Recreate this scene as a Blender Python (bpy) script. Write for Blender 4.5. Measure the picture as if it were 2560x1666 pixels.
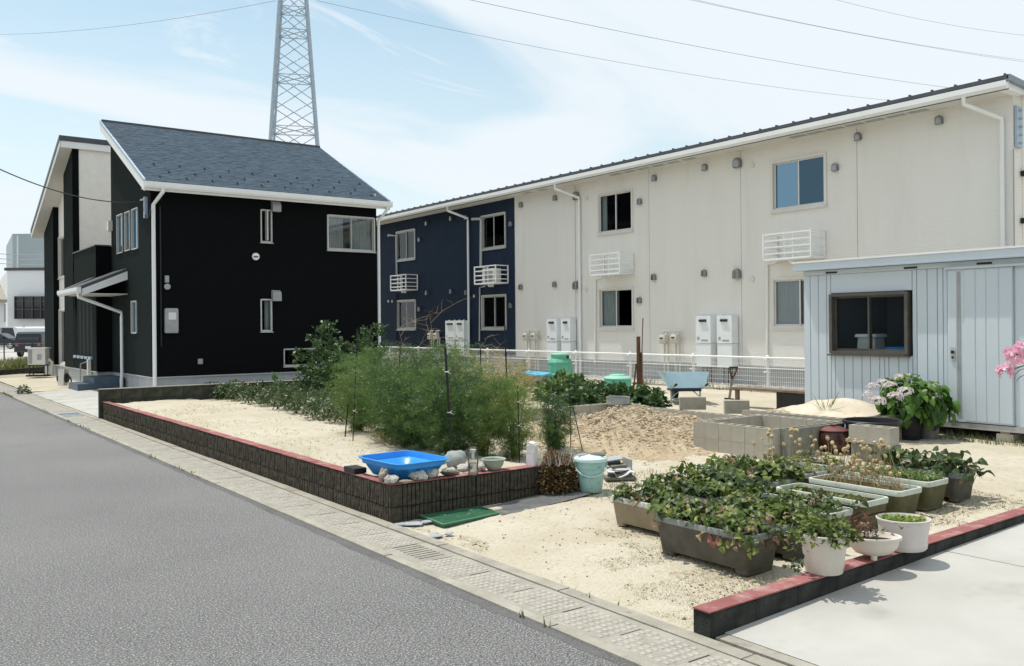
import bpy, math, random
import numpy as np
from mathutils import Vector, Matrix
random.seed(7); RNG = np.random.default_rng(7)
for o in list(bpy.data.objects): bpy.data.objects.remove(o)
SC = bpy.context.scene; COL = SC.collection
R = math.radians
# ---------------------------------------------------------------- camera
FPX, CAMH, YH, YAW, ROLL = 2210.0, 1.75, 816.0, R(36.4), R(0.5)
fw = Vector((math.sin(YAW), math.cos(YAW), 0)); rt = Vector((math.cos(YAW), -math.sin(YAW), 0)); up = Vector((0, 0, 1))
cs, sn = math.cos(ROLL), math.sin(ROLL)
cam = bpy.data.cameras.new('camera'); camo = bpy.data.objects.new('camera', cam); COL.objects.link(camo)
cx = rt*cs - up*sn; cy = rt*sn + up*cs
camo.matrix_world = Matrix(((cx.x, cy.x, -fw.x, 0), (cx.y, cy.y, -fw.y, 0), (cx.z, cy.z, -fw.z, CAMH), (0, 0, 0, 1)))
cam.sensor_width = 36; cam.lens = FPX/2560*36; cam.shift_y = -(833-YH)/2560; cam.clip_end = 3000; cam.clip_start = .05
SC.camera = camo
# ---------------------------------------------------------------- world, sun, exposure
SUN_H = Vector((-.42, .907)).normalized(); SUN_EL = R(70)
W = bpy.data.worlds.new('World'); SC.world = W; W.use_nodes = True
nt = W.node_tree; nt.nodes.clear()
def N(t, **k):
    n = nt.nodes.new(t)
    for a, b in k.items(): setattr(n, a, b)
    return n
sky = N('ShaderNodeTexSky', sky_type='NISHITA', sun_disc=False, sun_elevation=SUN_EL, altitude=0, air_density=1.0, dust_density=1.2, ozone_density=1.6)
sky.sun_rotation = math.atan2(SUN_H.x, SUN_H.y)
tc = N('ShaderNodeTexCoord'); sep = N('ShaderNodeSeparateXYZ'); nt.links.new(tc.outputs['Generated'], sep.inputs[0])
def mth(op, a, b=None, c=None):
    n = N('ShaderNodeMath', operation=op)
    for i, v in enumerate((a, b, c)):
        if v is None: continue
        if isinstance(v, (int, float)): n.inputs[i].default_value = v
        else: nt.links.new(v, n.inputs[i])
    return n.outputs[0]
zz = mth('ADD', mth('MAXIMUM', sep.outputs[2], 0.0), .22)
cmb = N('ShaderNodeCombineXYZ')
nt.links.new(mth('DIVIDE', sep.outputs[0], zz), cmb.inputs[0]); nt.links.new(mth('DIVIDE', sep.outputs[1], zz), cmb.inputs[1])
mp = N('ShaderNodeMapping'); mp.inputs['Rotation'].default_value = (0, 0, R(75)); mp.inputs['Scale'].default_value = (.42, 1.5, 1); mp.inputs['Location'].default_value = (7.7, 1.2, 0)
nt.links.new(cmb.outputs[0], mp.inputs[0])
n1 = N('ShaderNodeTexNoise'); n1.inputs['Scale'].default_value = 1.0; n1.inputs['Detail'].default_value = 8; n1.inputs['Roughness'].default_value = .52; n1.inputs['Distortion'].default_value = .7
nt.links.new(mp.outputs[0], n1.inputs[0])
ramp = N('ShaderNodeMapRange'); ramp.interpolation_type = 'SMOOTHSTEP'
ramp.inputs[1].default_value = .32; ramp.inputs[2].default_value = .57
nt.links.new(n1.outputs[0], ramp.inputs[0])
hz = N('ShaderNodeMapRange'); hz.inputs[1].default_value = .03; hz.inputs[2].default_value = .40; hz.inputs[3].default_value = .92; hz.inputs[4].default_value = .10
nt.links.new(sep.outputs[2], hz.inputs[0])
n2 = N('ShaderNodeTexNoise'); n2.inputs['Scale'].default_value = 2.6; n2.inputs['Detail'].default_value = 9; n2.inputs['Roughness'].default_value = .62; n2.inputs['Distortion'].default_value = 1.1
nt.links.new(mp.outputs[0], n2.inputs[0])
ramp2 = N('ShaderNodeMapRange'); ramp2.interpolation_type = 'SMOOTHSTEP'; ramp2.inputs[1].default_value = .45; ramp2.inputs[2].default_value = .70; nt.links.new(n2.outputs[0], ramp2.inputs[0])
fac = mth('MAXIMUM', mth('MAXIMUM', mth('MULTIPLY', ramp.outputs[0], .95), mth('MULTIPLY', ramp2.outputs[0], .85)), hz.outputs[0])
b1 = N('ShaderNodeBackground'); b1.inputs[1].default_value = .15
tint = N('ShaderNodeMix', data_type='RGBA', blend_type='MULTIPLY'); tint.inputs[0].default_value = 1; tint.inputs[7].default_value = (1.08, 1.20, 1.0, 1)
nt.links.new(sky.outputs[0], tint.inputs[6]); nt.links.new(tint.outputs[2], b1.inputs[0])
b2 = N('ShaderNodeBackground'); b2.inputs[0].default_value = (.84, .90, .945, 1); b2.inputs[1].default_value = .97
mx = N('ShaderNodeMixShader'); nt.links.new(fac, mx.inputs[0]); nt.links.new(b1.outputs[0], mx.inputs[1]); nt.links.new(b2.outputs[0], mx.inputs[2])
wo = N('ShaderNodeOutputWorld'); nt.links.new(mx.outputs[0], wo.inputs[0])
sl = bpy.data.lights.new('sun', 'SUN'); sl.energy = 3.6; sl.angle = R(.53); sl.color = (1, .955, .88)
so = bpy.data.objects.new('sun', sl); COL.objects.link(so)
sdir = Vector((SUN_H.x*math.cos(SUN_EL), SUN_H.y*math.cos(SUN_EL), math.sin(SUN_EL)))
so.rotation_euler = sdir.to_track_quat('Z', 'Y').to_euler(); so.location = (0, 0, 30)
SC.view_settings.view_transform = 'Standard'; SC.view_settings.look = 'None'; SC.view_settings.exposure = 0.12; SC.view_settings.gamma = 1; SC.view_settings.use_curve_mapping = False
SC.render.engine = 'CYCLES'
try:
    SC.cycles.max_bounces = 6; SC.cycles.transparent_max_bounces = 8; SC.cycles.caustics_reflective = False; SC.cycles.caustics_refractive = False
except Exception: pass
# ---------------------------------------------------------------- pixel helpers (photo pixels 2560x1666 -> world, always on a surface)
C0 = Vector((0, 0, CAMH))
def ray(px, py):
    u = (px-1280)/FPX; v = (YH-py)/FPX
    return fw + rt*(u*cs+v*sn) + up*(-u*sn+v*cs)
def at_z(px, py, z=0.): d = ray(px, py); return C0 + d*((z-CAMH)/d.z)
def at_x(px, py, X): d = ray(px, py); return C0 + d*(X/d.x)
def at_y(px, py, Y): d = ray(px, py); return C0 + d*(Y/d.y)
def smst(a, b, x): t = min(1, max(0, (x-a)/(b-a))); return t*t*(3-2*t)
def T(X, Y):                                  # height of the ground
    if X < 3.78: return 0.
    if Y < 3.36: return .16*min(1, (X-3.78)/4.6)
    s = .24*smst(3.8, 9.5, X)
    if X < 5.62: return .30 if (Y > 7.06 and X > 3.87) else (s if Y < 7.06 else 0.)
    return s + (.28-s)*smst(6.5, 9, Y)
def G(px, py, dz=0.):
    z = .1
    for i in range(40):
        p = at_z(px, py, z+dz); z = .5*z+.5*T(p.x, p.y)
    return at_z(px, py, z+dz)
# ---------------------------------------------------------------- mesh builder
class M:
    def __init__(s): s.v = []; s.f = []; s.m = []
    def add(s, vs, fs, mi=0):
        b = len(s.v); s.v += [tuple(v) for v in vs]; s.f += [tuple(b+i for i in f) for f in fs]; s.m += [mi]*len(fs); return s
    def box(s, x0, x1, y0, y1, z0, z1, mi=0):
        if x1 < x0: x0, x1 = x1, x0
        if y1 < y0: y0, y1 = y1, y0
        if z1 < z0: z0, z1 = z1, z0
        return s.add([(x0,y0,z0),(x1,y0,z0),(x1,y1,z0),(x0,y1,z0),(x0,y0,z1),(x1,y0,z1),(x1,y1,z1),(x0,y1,z1)],
                     [(3,2,1,0),(4,5,6,7),(0,1,5,4),(1,2,6,5),(2,3,7,6),(3,0,4,7)], mi)
    def hexa(s, lo, hi, mi=0):               # 4 bottom + 4 top points, ccw
        return s.add(list(lo)+list(hi), [(3,2,1,0),(4,5,6,7),(0,1,5,4),(1,2,6,5),(2,3,7,6),(3,0,4,7)], mi)
    def obox(s, c, sz, rz=0, mi=0, tilt=None):
        mt = Matrix.Rotation(rz, 3, 'Z')
        if tilt: mt = mt @ Matrix.Rotation(tilt[0], 3, 'X') @ Matrix.Rotation(tilt[1], 3, 'Y')
        c = Vector(c); h = Vector(sz)/2; P = []
        for z in (-1, 1):
            for x, y in ((-1,-1),(1,-1),(1,1),(-1,1)): P.append(c + mt @ Vector((x*h.x, y*h.y, z*h.z)))
        return s.hexa(P[:4], P[4:], mi)
    def tube(s, pts, r, n=8, mi=0, cap=True):
        pts = [Vector(p) for p in pts]; rr = r if isinstance(r, (list, tuple)) else [r]*len(pts)
        rings = []; ref = None
        for i, p in enumerate(pts):
            t = (pts[min(i+1, len(pts)-1)] - pts[max(i-1, 0)])
            if t.length < 1e-9: t = Vector((0,0,1))
            t.normalize()
            if ref is None: ref = Vector((1,0,0)) if abs(t.x) < .8 else Vector((0,1,0))
            a = t.cross(ref); 
            if a.length < 1e-6: a = t.orthogonal()
            a.normalize(); b = t.cross(a); ref = -b if False else a.cross(t)
            rings.append([p + (a*math.cos(2*math.pi*k/n) + b*math.sin(2*math.pi*k/n))*rr[i] for k in range(n)])
        vs = [v for rg in rings for v in rg]; fs = []
        for i in range(len(pts)-1):
            for k in range(n):
                k2 = (k+1) % n; fs.append((i*n+k, i*n+k2, (i+1)*n+k2, (i+1)*n+k))
        if cap: fs.append(tuple(range(n-1, -1, -1))); fs.append(tuple((len(pts)-1)*n+k for k in range(n)))
        return s.add(vs, fs, mi)
    def lathe(s, prof, c=(0,0,0), n=24, mi=0, sx=1., sy=1., rz=0.):
        vs = []; fs = []; c = Vector(c)
        for r, z in prof:
            for k in range(n):
                a = 2*math.pi*k/n; x = r*sx*math.cos(a); y = r*sy*math.sin(a)
                vs.append((c.x+x*math.cos(rz)-y*math.sin(rz), c.y+x*math.sin(rz)+y*math.cos(rz), c.z+z))
        for i in range(len(prof)-1):
            for k in range(n):
                k2 = (k+1) % n; fs.append((i*n+k, i*n+k2, (i+1)*n+k2, (i+1)*n+k))
        if prof[0][0] > 1e-6: fs.append(tuple(range(n-1, -1, -1)))
        if prof[-1][0] > 1e-6: fs.append(tuple((len(prof)-1)*n+k for k in range(n)))
        return s.add(vs, fs, mi)
    def rrect(s, prof, c, corner, n=4, mi=0, rz=0., cap=(True, True)):   # prof: (halfx, halfy, z) rings of a rounded rectangle
        vs = []; fs = []; c = Vector(c); K = 4*(n+1)
        for hx, hy, z in prof:
            r = min(corner, hx*.98, hy*.98)
            for q, (qx, qy) in enumerate(((1,1),(-1,1),(-1,-1),(1,-1))):
                for i in range(n+1):
                    a = (q + i/n)*math.pi/2
                    x = qx*(hx-r) + r*math.cos(a); y = qy*(hy-r) + r*math.sin(a)
                    vs.append((c.x+x*math.cos(rz)-y*math.sin(rz), c.y+x*math.sin(rz)+y*math.cos(rz), c.z+z))
        for i in range(len(prof)-1):
            for k in range(K):
                k2 = (k+1) % K; fs.append((i*K+k, i*K+k2, (i+1)*K+k2, (i+1)*K+k))
        if cap[0]: fs.append(tuple(range(K-1, -1, -1)))
        if cap[1]: fs.append(tuple((len(prof)-1)*K+k for k in range(K)))
        return s.add(vs, fs, mi)
    def blob(s, c, r, n=8, m=6, jit=.18, mi=0, rz=0.):                  # stone / clod
        c = Vector(c); vs = []; fs = []; ph = [random.uniform(0, 6.28) for _ in range(6)]
        def rad(a, t): return 1 + jit*(math.sin(2*a+ph[0])*math.cos(t*2+ph[1]) + .6*math.sin(3*a+ph[2]+t*2) + .5*random.uniform(-1, 1))
        vs.append((c.x, c.y, c.z-r[2]))
        for j in range(1, m):
            t = -math.pi/2 + math.pi*j/m
            for k in range(n):
                a = 2*math.pi*k/n; q = rad(a, t); x = r[0]*math.cos(t)*math.cos(a)*q; y = r[1]*math.cos(t)*math.sin(a)*q
                vs.append((c.x+x*math.cos(rz)-y*math.sin(rz), c.y+x*math.sin(rz)+y*math.cos(rz), c.z+r[2]*math.sin(t)*q))
        vs.append((c.x, c.y, c.z+r[2]))
        for k in range(n): fs.append((0, 1+(k+1) % n, 1+k))
        for j in range(m-2):
            for k in range(n): k2 = (k+1) % n; fs.append((1+j*n+k, 1+j*n+k2, 1+(j+1)*n+k2, 1+(j+1)*n+k))
        L = len(vs)-1
        for k in range(n): fs.append((1+(m-2)*n+k, 1+(m-2)*n+(k+1) % n, L))
        return s.add(vs, fs, mi)
    def prism(s, poly, axis, a0, a1, mi=0):   # poly in the two other axes
        def P(u, v, w): return {'x': (w, u, v), 'y': (u, w, v), 'z': (u, v, w)}[axis]
        n = len(poly); vs = [P(u, v, a0) for u, v in poly] + [P(u, v, a1) for u, v in poly]
        fs = [tuple(range(n-1, -1, -1)), tuple(range(n, 2*n))] + [(i, (i+1) % n, n+(i+1) % n, n+i) for i in range(n)]
        return s.add(vs, fs, mi)
    def mesh(s, name, mats, smooth=False, off=(0,0,0)):
        me = bpy.data.meshes.new(name); o = off
        me.from_pydata([(v[0]-o[0], v[1]-o[1], v[2]-o[2]) for v in s.v], [], s.f)
        if not isinstance(mats, (list, tuple)): mats = [mats]
        for m in mats: me.materials.append(m)
        if len(mats) > 1: me.polygons.foreach_set('material_index', s.m)
        if smooth: shade(me)
        me.update(); return me
def shade(me, ang=40):
    me.polygons.foreach_set('use_smooth', [True]*len(me.polygons))
    try: me.set_sharp_from_angle(angle=R(ang))
    except Exception: pass
def rootloc(o):
    L = Vector((0,0,0))
    while o is not None: L += o.location; o = o.parent
    return L
def link(name, me, parent=None, loc=(0,0,0), rot=None, scale=None, label=None):
    o = bpy.data.objects.new(name, me); COL.objects.link(o); o.location = loc
    if parent is not None: o.parent = parent
    if rot is not None: o.rotation_euler = rot
    if scale is not None: o.scale = scale if hasattr(scale, '__len__') else (scale,)*3
    if label: o['label'] = label
    return o
def part(name, mb, mats, parent=None, smooth=False, label=None, kind=None):   # mb in world coordinates
    off = rootloc(parent) if parent is not None else (0,0,0)
    o = link(name, mb.mesh(name, mats, smooth, off), parent, label=label)
    if kind: o['kind'] = kind
    return o
def inst(name, me, parent, wloc, rz=0., scale=None, rot=None):                # shared mesh, world location
    L = Vector(wloc) - (rootloc(parent) if parent is not None else Vector((0,0,0)))
    return link(name, me, parent, L, rot if rot is not None else (0,0,rz), scale)
def tag(o, label, cat, group=None):
    o['label'] = label; o['category'] = cat
    if group: o['group'] = group
    return o
def thing(name, label, cat, loc=(0,0,0), group=None):
    return tag(link(name, None, None, loc), label, cat, group)
def single(name, mb, mats, label, cat, loc=(0,0,0), group=None, smooth=False):  # a thing that is one mesh; mb in world coords
    o = link(name, mb.mesh(name, mats, smooth, loc), None, loc); return tag(o, label, cat, group)
def struct(name, mb, mats, smooth=False, kind='structure'):
    o = link(name, mb.mesh(name, mats, smooth)); o['kind'] = kind; return o
# ---------------------------------------------------------------- materials
def mat(name, c1, c2=None, scale=6., rough=.7, bump=0., bscale=40., spec=.3, metal=0., detail=4., lo=.35, hi=.65, stretch=None, trans=0., c3=None, s3=60., lo3=.55, hi3=.7):
    m = bpy.data.materials.new(name); m.use_nodes = True; t = m.node_tree; b = t.nodes['Principled BSDF']
    b.inputs['Roughness'].default_value = rough; b.inputs['Metallic'].default_value = metal
    b.inputs['Specular IOR Level'].default_value = spec
    def nn(tp): return t.nodes.new(tp)
    co = nn('ShaderNodeTexCoord'); src = co.outputs['Object']
    if stretch:
        mpg = nn('ShaderNodeMapping'); mpg.inputs['Scale'].default_value = stretch; t.links.new(src, mpg.inputs[0]); src = mpg.outputs[0]
    def noise(sc, dt=detail):
        n = nn('ShaderNodeTexNoise'); n.inputs['Scale'].default_value = sc; n.inputs['Detail'].default_value = dt; n.inputs['Roughness'].default_value = .6; t.links.new(src, n.inputs[0]); return n.outputs[0]
    def mrange(x, a, bb):
        n = nn('ShaderNodeMapRange'); n.inputs[1].default_value = a; n.inputs[2].default_value = bb; t.links.new(x, n.inputs[0]); return n.outputs[0]
    def mixc(f, a, bb):
        n = nn('ShaderNodeMix'); n.data_type = 'RGBA'; t.links.new(f, n.inputs[0])
        for i, v in ((6, a), (7, bb)):
            if isinstance(v, (tuple, list)): n.inputs[i].default_value = (*v[:3], 1)
            else: t.links.new(v, n.inputs[i])
        return n.outputs[2]
    col = None
    if c2 is not None: col = mixc(mrange(noise(scale), lo, hi), c1, c2)
    if c3 is not None: col = mixc(mrange(noise(s3, 3.), lo3, hi3), col if col is not None else c1, c3)
    if col is not None: t.links.new(col, b.inputs['Base Color'])
    else: b.inputs['Base Color'].default_value = (*c1, 1)
    if bump:
        bp = nn('ShaderNodeBump'); bp.inputs['Strength'].default_value = min(1, bump); bp.inputs['Distance'].default_value = .01*max(1, bump)
        t.links.new(noise(bscale, 5.), bp.inputs['Height']); t.links.new(bp.outputs[0], b.inputs['Normal'])
    if trans:
        tr = nn('ShaderNodeBsdfTranslucent'); ms = nn('ShaderNodeMixShader'); ms.inputs[0].default_value = trans
        if col is not None: t.links.new(col, tr.inputs[0])
        else: tr.inputs[0].default_value = (*c1, 1)
        t.links.new(b.outputs[0], ms.inputs[1]); t.links.new(tr.outputs[0], ms.inputs[2]); t.links.new(ms.outputs[0], t.nodes['Material Output'].inputs[0])
    return m
def glassmat(name, tint=(.55,.6,.62), refl=.12, rough=.0, blend=.2, gcol=(.95,.97,1)):
    m = bpy.data.materials.new(name); m.use_nodes = True; t = m.node_tree; t.nodes.remove(t.nodes['Principled BSDF'])
    g = t.nodes.new('ShaderNodeBsdfGlossy'); g.inputs['Roughness'].default_value = rough; g.inputs['Color'].default_value = (*gcol,1)
    tr = t.nodes.new('ShaderNodeBsdfTransparent'); tr.inputs[0].default_value = (*tint, 1)
    lw = t.nodes.new('ShaderNodeLayerWeight'); lw.inputs[0].default_value = blend
    ad = t.nodes.new('ShaderNodeMath'); ad.operation = 'ADD'; ad.use_clamp = True; ad.inputs[1].default_value = refl; t.links.new(lw.outputs['Fresnel'], ad.inputs[0])
    mx_ = t.nodes.new('ShaderNodeMixShader'); t.links.new(ad.outputs[0], mx_.inputs[0]); t.links.new(tr.outputs[0], mx_.inputs[1]); t.links.new(g.outputs[0], mx_.inputs[2])
    t.links.new(mx_.outputs[0], t.nodes['Material Output'].inputs[0]); return m
MT = {}
MT['asphalt'] = mat('asphalt', (.122,.122,.122), (.165,.164,.162), .35, .9, 1.0, 130., .15, c3=(.44,.435,.425), s3=85., lo3=.48, hi3=.68)
MT['asphalt_dark'] = mat('asphalt_dark', (.115,.114,.114), (.15,.148,.147), 3., .9, .9, 130., .15, c3=(.34,.33,.31), s3=75., lo3=.58, hi3=.70)
MT['drain'] = mat('drain_concrete', (.30,.285,.245), (.41,.385,.33), 2.2, .9, .6, 120., .15, c3=(.27,.245,.20), s3=14., lo3=.52, hi3=.72)
MT['drain_pad'] = mat('drain_pad', (.38,.36,.315), (.46,.435,.385), 5., .9, .5, 120., .15, c3=(.36,.33,.28), s3=20., lo3=.55, hi3=.75)
MT['kerb'] = mat('kerb_concrete', (.29,.27,.225), (.38,.355,.30), 4., .9, .6, 90., .15, c3=(.22,.21,.17), s3=9., lo3=.58, hi3=.72)
MT['drive'] = mat('driveway_concrete', (.40,.39,.36), (.47,.46,.43), .8, .85, .35, 130., .15, c3=(.30,.285,.255), s3=1.5, lo3=.56, hi3=.75)
MT['sand'] = mat('sandy_soil', (.555,.51,.415), (.465,.415,.32), 1.0, .95, 2.2, 28., .08, c3=(.40,.345,.25), s3=20., lo3=.54, hi3=.72)
MT['sand_light'] = mat('loose_sand', (.63,.565,.46), (.55,.475,.365), 3., .95, .9, 70., .08, c3=(.42,.33,.215), s3=16., lo3=.58, hi3=.75)
MT['clod'] = mat('soil_clod', (.55,.475,.36), (.44,.36,.25), 9., .95, .8, 60., .08)
MT['earth'] = mat('ground_earth', (.30,.27,.20), (.38,.34,.25), .4, .95, .4, 20., .1)
MT['ribbed'] = mat('ribbed_block', (.048,.043,.033), (.10,.09,.07), 18., .95, 1.5, 70., .1, c3=(.11,.10,.078), s3=55., lo3=.60, hi3=.75)
MT['mossblock'] = mat('mossy_concrete', (.030,.034,.026), (.070,.073,.058), 5., .95, .8, 50., .1, c3=(.14,.14,.115), s3=3.2, lo3=.58, hi3=.76)
MT['darkblock'] = mat('dark_concrete', (.022,.024,.022), (.058,.060,.052), 6., .9, .8, 60., .1, c3=(.10,.11,.09), s3=13., lo3=.62, hi3=.8)
MT['redpaint'] = mat('red_paint', (.25,.095,.092), (.33,.14,.135), 1.3, .85, .6, 90., .1, c3=(.42,.28,.25), s3=6., lo3=.52, hi3=.74)
MT['block'] = mat('grey_block', (.35,.325,.27), (.43,.405,.345), 7., .95, .7, 110., .1, c3=(.25,.225,.18), s3=3.5, lo3=.52, hi3=.74)
MT['blockdark'] = mat('dark_grey_block', (.20,.20,.17), (.27,.265,.225), 7., .95, .7, 110., .1, c3=(.12,.12,.10), s3=4., lo3=.55, hi3=.75)  # darker grey than the plain blocks
MT['found'] = mat('foundation', (.36,.37,.385), (.42,.425,.43), 2.5, .9, .3, 80., .15, c3=(.30,.30,.29), s3=4., lo3=.6, hi3=.8)
MT['black'] = mat('black_siding_shaded', (.0050,.0058,.0068), (.0085,.0098,.0102), 30., .85, .35, 160., .04)  # siding copy for walls facing away from the sun, shade in the colour
MT['black_lit'] = mat('black_siding_lit', (.012,.018,.018), (.024,.032,.030), 24., .85, .5, 140., .06)  # lighter copy of the same siding, grazing sunlight put into the colour
MT['cream'] = mat('cream_siding', (.78,.755,.71), (.83,.805,.76), 5., .8, .3, 120., .2)
MT['beige'] = mat('beige_siding', (.80,.78,.738), (.825,.805,.763), 1.2, .8, .2, 150., .2, c3=(.75,.73,.69), s3=3.2, lo3=.52, hi3=.85, stretch=(1,1,.12))
MT['navy'] = mat('navy_siding', (.0075,.020,.046), (.010,.026,.056), 2., .7, .2, 150., .25)
MT['white'] = mat('white_trim', (.76,.77,.77), (.80,.81,.80), 3., .45, .0, 40., .4)
MT['offwhite'] = mat('off_white_trim', (.66,.64,.60), (.70,.68,.64), 3., .5, 0, 40., .35)
MT['soffit'] = mat('soffit', (.62,.61,.58), (.66,.65,.62), 2., .8)
MT['shingle'] = mat('shingle', (.046,.074,.104), (.084,.122,.160), 2.5, .85, .5, 140., .15, c3=(.026,.039,.054), s3=6., lo3=.50, hi3=.60, stretch=(.8, 6, 6))
MT['roofmetal'] = mat('dark_roof_metal', (.05,.055,.065), (.065,.07,.08), 3., .45, 0, 40., .5)
MT['fascia_blue'] = mat('grey_blue_fascia', (.20,.245,.30), (.24,.285,.34), 3., .5)
MT['alu'] = mat('aluminium', (.46,.46,.445), (.52,.52,.50), 6., .45, 0, 40., .5, metal=.3)
MT['darkalu'] = mat('bronze_aluminium', (.085,.075,.065), (.11,.098,.085), 8., .45, 0, 40., .4)
MT['steel'] = mat('stainless', (.24,.24,.238), (.32,.32,.315), 12., .28, 0, 40., .5, metal=.85)
MT['galv'] = mat('galvanised', (.33,.41,.49), (.40,.48,.56), 5., .5, 0, 40., .5, metal=.2)
MT['glass'] = glassmat('window_glass', (.82,.85,.86), .05)
MT['glass_blue'] = glassmat('sky_tinted_glass', (.30,.34,.38), .30, gcol=(.50,.78,1.0))  # blue of the reflected sky put into the gloss colour
MT['glass_blue2'] = glassmat('screened_glass', (.25,.28,.32), .12, gcol=(.42,.70,.92))  # dimmer screened pane, reflected sky's blue also in its gloss colour
MT['glass_dim'] = glassmat('dim_glass', (.82,.85,.86), .0, blend=.10)
MT['curtain'] = mat('curtain', (.66,.70,.67), (.74,.77,.74), 4., .9, 0, 40., .1, trans=.3)
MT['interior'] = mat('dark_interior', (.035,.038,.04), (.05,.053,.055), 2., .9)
MT['shed'] = mat('pale_blue_steel', (.545,.61,.66), (.58,.64,.69), 1.5, .45, 0, 40., .45)
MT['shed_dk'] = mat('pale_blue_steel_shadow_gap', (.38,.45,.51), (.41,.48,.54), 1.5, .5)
MT['heater'] = mat('heater_white', (.74,.77,.79), (.77,.80,.81), 3., .4, 0, 40., .4)
MT['meter'] = mat('meter_cream', (.55,.53,.45), (.60,.58,.50), 8., .5)
MT['grey'] = mat('grey_plastic', (.30,.31,.31), (.35,.36,.36), 6., .5)
MT['blackp'] = mat('black_plastic', (.014,.014,.015), (.022,.022,.023), 10., .5, 0, 40., .35)
MT['wire'] = mat('cable', (.05,.052,.055), None, rough=.6)
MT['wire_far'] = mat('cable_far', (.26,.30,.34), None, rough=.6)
MT['rust'] = mat('rusty_steel', (.085,.040,.024), (.14,.075,.045), 14., .85, .5, 60., .2)
MT['bluetub'] = mat('blue_plastic', (.018,.245,.68), (.025,.29,.73), 4., .35, 0, 40., .45)
MT['blueline'] = mat('sky_blue_plastic', (.48,.71,.89), (.56,.77,.91), 6., .45, 0, 40., .35)  # paler than the plastic: light through the tray put into the colour
MT['tarpblue'] = mat('blue_lid', (.09,.42,.66), (.12,.47,.71), 6., .5)
MT['navybar'] = mat('navy_paint', (.012,.022,.045), None, rough=.5)
MT['mint'] = mat('mint_bucket', (.30,.50,.47), (.38,.58,.55), 5., .5, .2, 40., .3, c3=(.10,.135,.115), s3=16., lo3=.60, hi3=.76)
MT['mintlid'] = mat('mint_lid', (.50,.68,.67), (.56,.73,.72), 6., .45)
MT['compost'] = mat('green_compost_bin', (.10,.36,.235), (.13,.42,.285), 5., .5, 0, 40., .35)
MT['compostlid'] = mat('pale_green_lid', (.24,.52,.40), (.29,.57,.46), 5., .5)
MT['bowl'] = mat('grey_green_bowl', (.29,.34,.28), (.36,.41,.34), 9., .5, .2, 40., .3, c3=(.16,.19,.14), s3=14., lo3=.6, hi3=.8)
MT['pet'] = glassmat('clear_bottle', (.90,.92,.92), .06)
MT['water'] = glassmat('bottle_water', (.72,.74,.72), .05)
MT['carton'] = mat('white_carton', (.72,.70,.74), (.78,.76,.79), 14., .6, 0, 40., .3, c3=(.42,.36,.42), s3=24., lo3=.64, hi3=.74)
MT['matgreen'] = mat('green_mat', (.030,.115,.058), (.045,.15,.08), 12., .7, .4, 60., .25)
MT['matgreen_l'] = mat('green_mat_edge', (.085,.20,.12), (.11,.24,.15), 12., .7)
MT['rubber'] = mat('rubber_mat', (.13,.13,.13), (.19,.188,.18), 6., .85, .4, 60., .15)
MT['stone_w'] = mat('white_stone', (.60,.58,.54), (.44,.42,.38), 30., .9, 1.2, 60., .2, c3=(.10,.095,.08), s3=45., lo3=.58, hi3=.68)
MT['stone_t'] = mat('tan_stone', (.26,.22,.17), (.42,.36,.28), 22., .9, 1.2, 60., .2, c3=(.08,.07,.055), s3=30., lo3=.58, hi3=.7)
MT['stone_g'] = mat('grey_stone', (.22,.235,.225), (.33,.345,.33), 14., .85, .6, 50., .25)
MT['slate'] = mat('slate', (.31,.335,.37), (.38,.40,.43), 8., .8, .3, 50., .25)
MT['slate_d'] = mat('dark_slate', (.15,.145,.125), (.22,.21,.185), 9., .9, .6, 50., .2)
MT['cloth'] = mat('grey_white_sack', (.55,.54,.55), (.68,.67,.67), 12., .9, .4, 50., .1)
MT['pl_dark'] = mat('weathered_planter', (.088,.082,.066), (.125,.117,.097), 5., .75, .3, 60., .2, c3=(.055,.052,.036), s3=3.5, lo3=.5, hi3=.75)
MT['pl_tan'] = mat('tan_planter', (.25,.205,.14), (.31,.26,.185), 5., .75, .3, 60., .2)
MT['pl_green'] = mat('algae_planter', (.085,.082,.042), (.145,.135,.075), 5., .75, .3, 60., .2, c3=(.05,.056,.022), s3=4., lo3=.5, hi3=.75)
MT['pl_rim'] = mat('planter_rim', (.44,.46,.42), (.52,.54,.50), 10., .6, .2, 60., .25, c3=(.24,.25,.20), s3=12., lo3=.6, hi3=.75)
MT['pl_rimg'] = mat('grey_planter_rim', (.20,.215,.20), (.27,.285,.27), 10., .6, .2, 60., .25)
MT['pl_rimgreen'] = mat('pale_green_rim', (.47,.51,.43), (.55,.58,.51), 10., .6, .2, 60., .25, c3=(.22,.25,.12), s3=12., lo3=.62, hi3=.75)
MT['pot_white'] = mat('white_pot', (.60,.55,.475), (.67,.62,.545), 5., .6, .2, 60., .25, c3=(.40,.35,.27), s3=6., lo3=.62, hi3=.82)
MT['pot_pinkw'] = mat('pinkish_white_tub', (.58,.53,.50), (.64,.59,.56), 5., .6, .2, 60., .25)
MT['soil'] = mat('potting_soil', (.030,.024,.018), (.065,.052,.038), 40., .95, 1.2, 90., .1)
MT['jar'] = mat('brown_glaze', (.040,.014,.010), (.070,.022,.016), 5., .22, 0, 40., .5)
MT['jarlid'] = mat('brown_glaze_lid', (.15,.05,.042), (.19,.065,.055), 5., .28, 0, 40., .5)
MT['rope'] = mat('blue_rope', (.15,.32,.52), None, rough=.7)
MT['wood'] = mat('old_wood', (.16,.12,.085), (.22,.17,.12), 10., .85, .3, 40., .2)
MT['tie'] = mat('white_tie', (.75,.75,.75), None, rough=.6)
MT['step'] = mat('blue_grey_tile', (.060,.090,.125), (.080,.115,.15), 5., .5, .1, 60., .4)
MT['tyre'] = mat('tyre', (.012,.012,.013), None, rough=.8)
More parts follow.
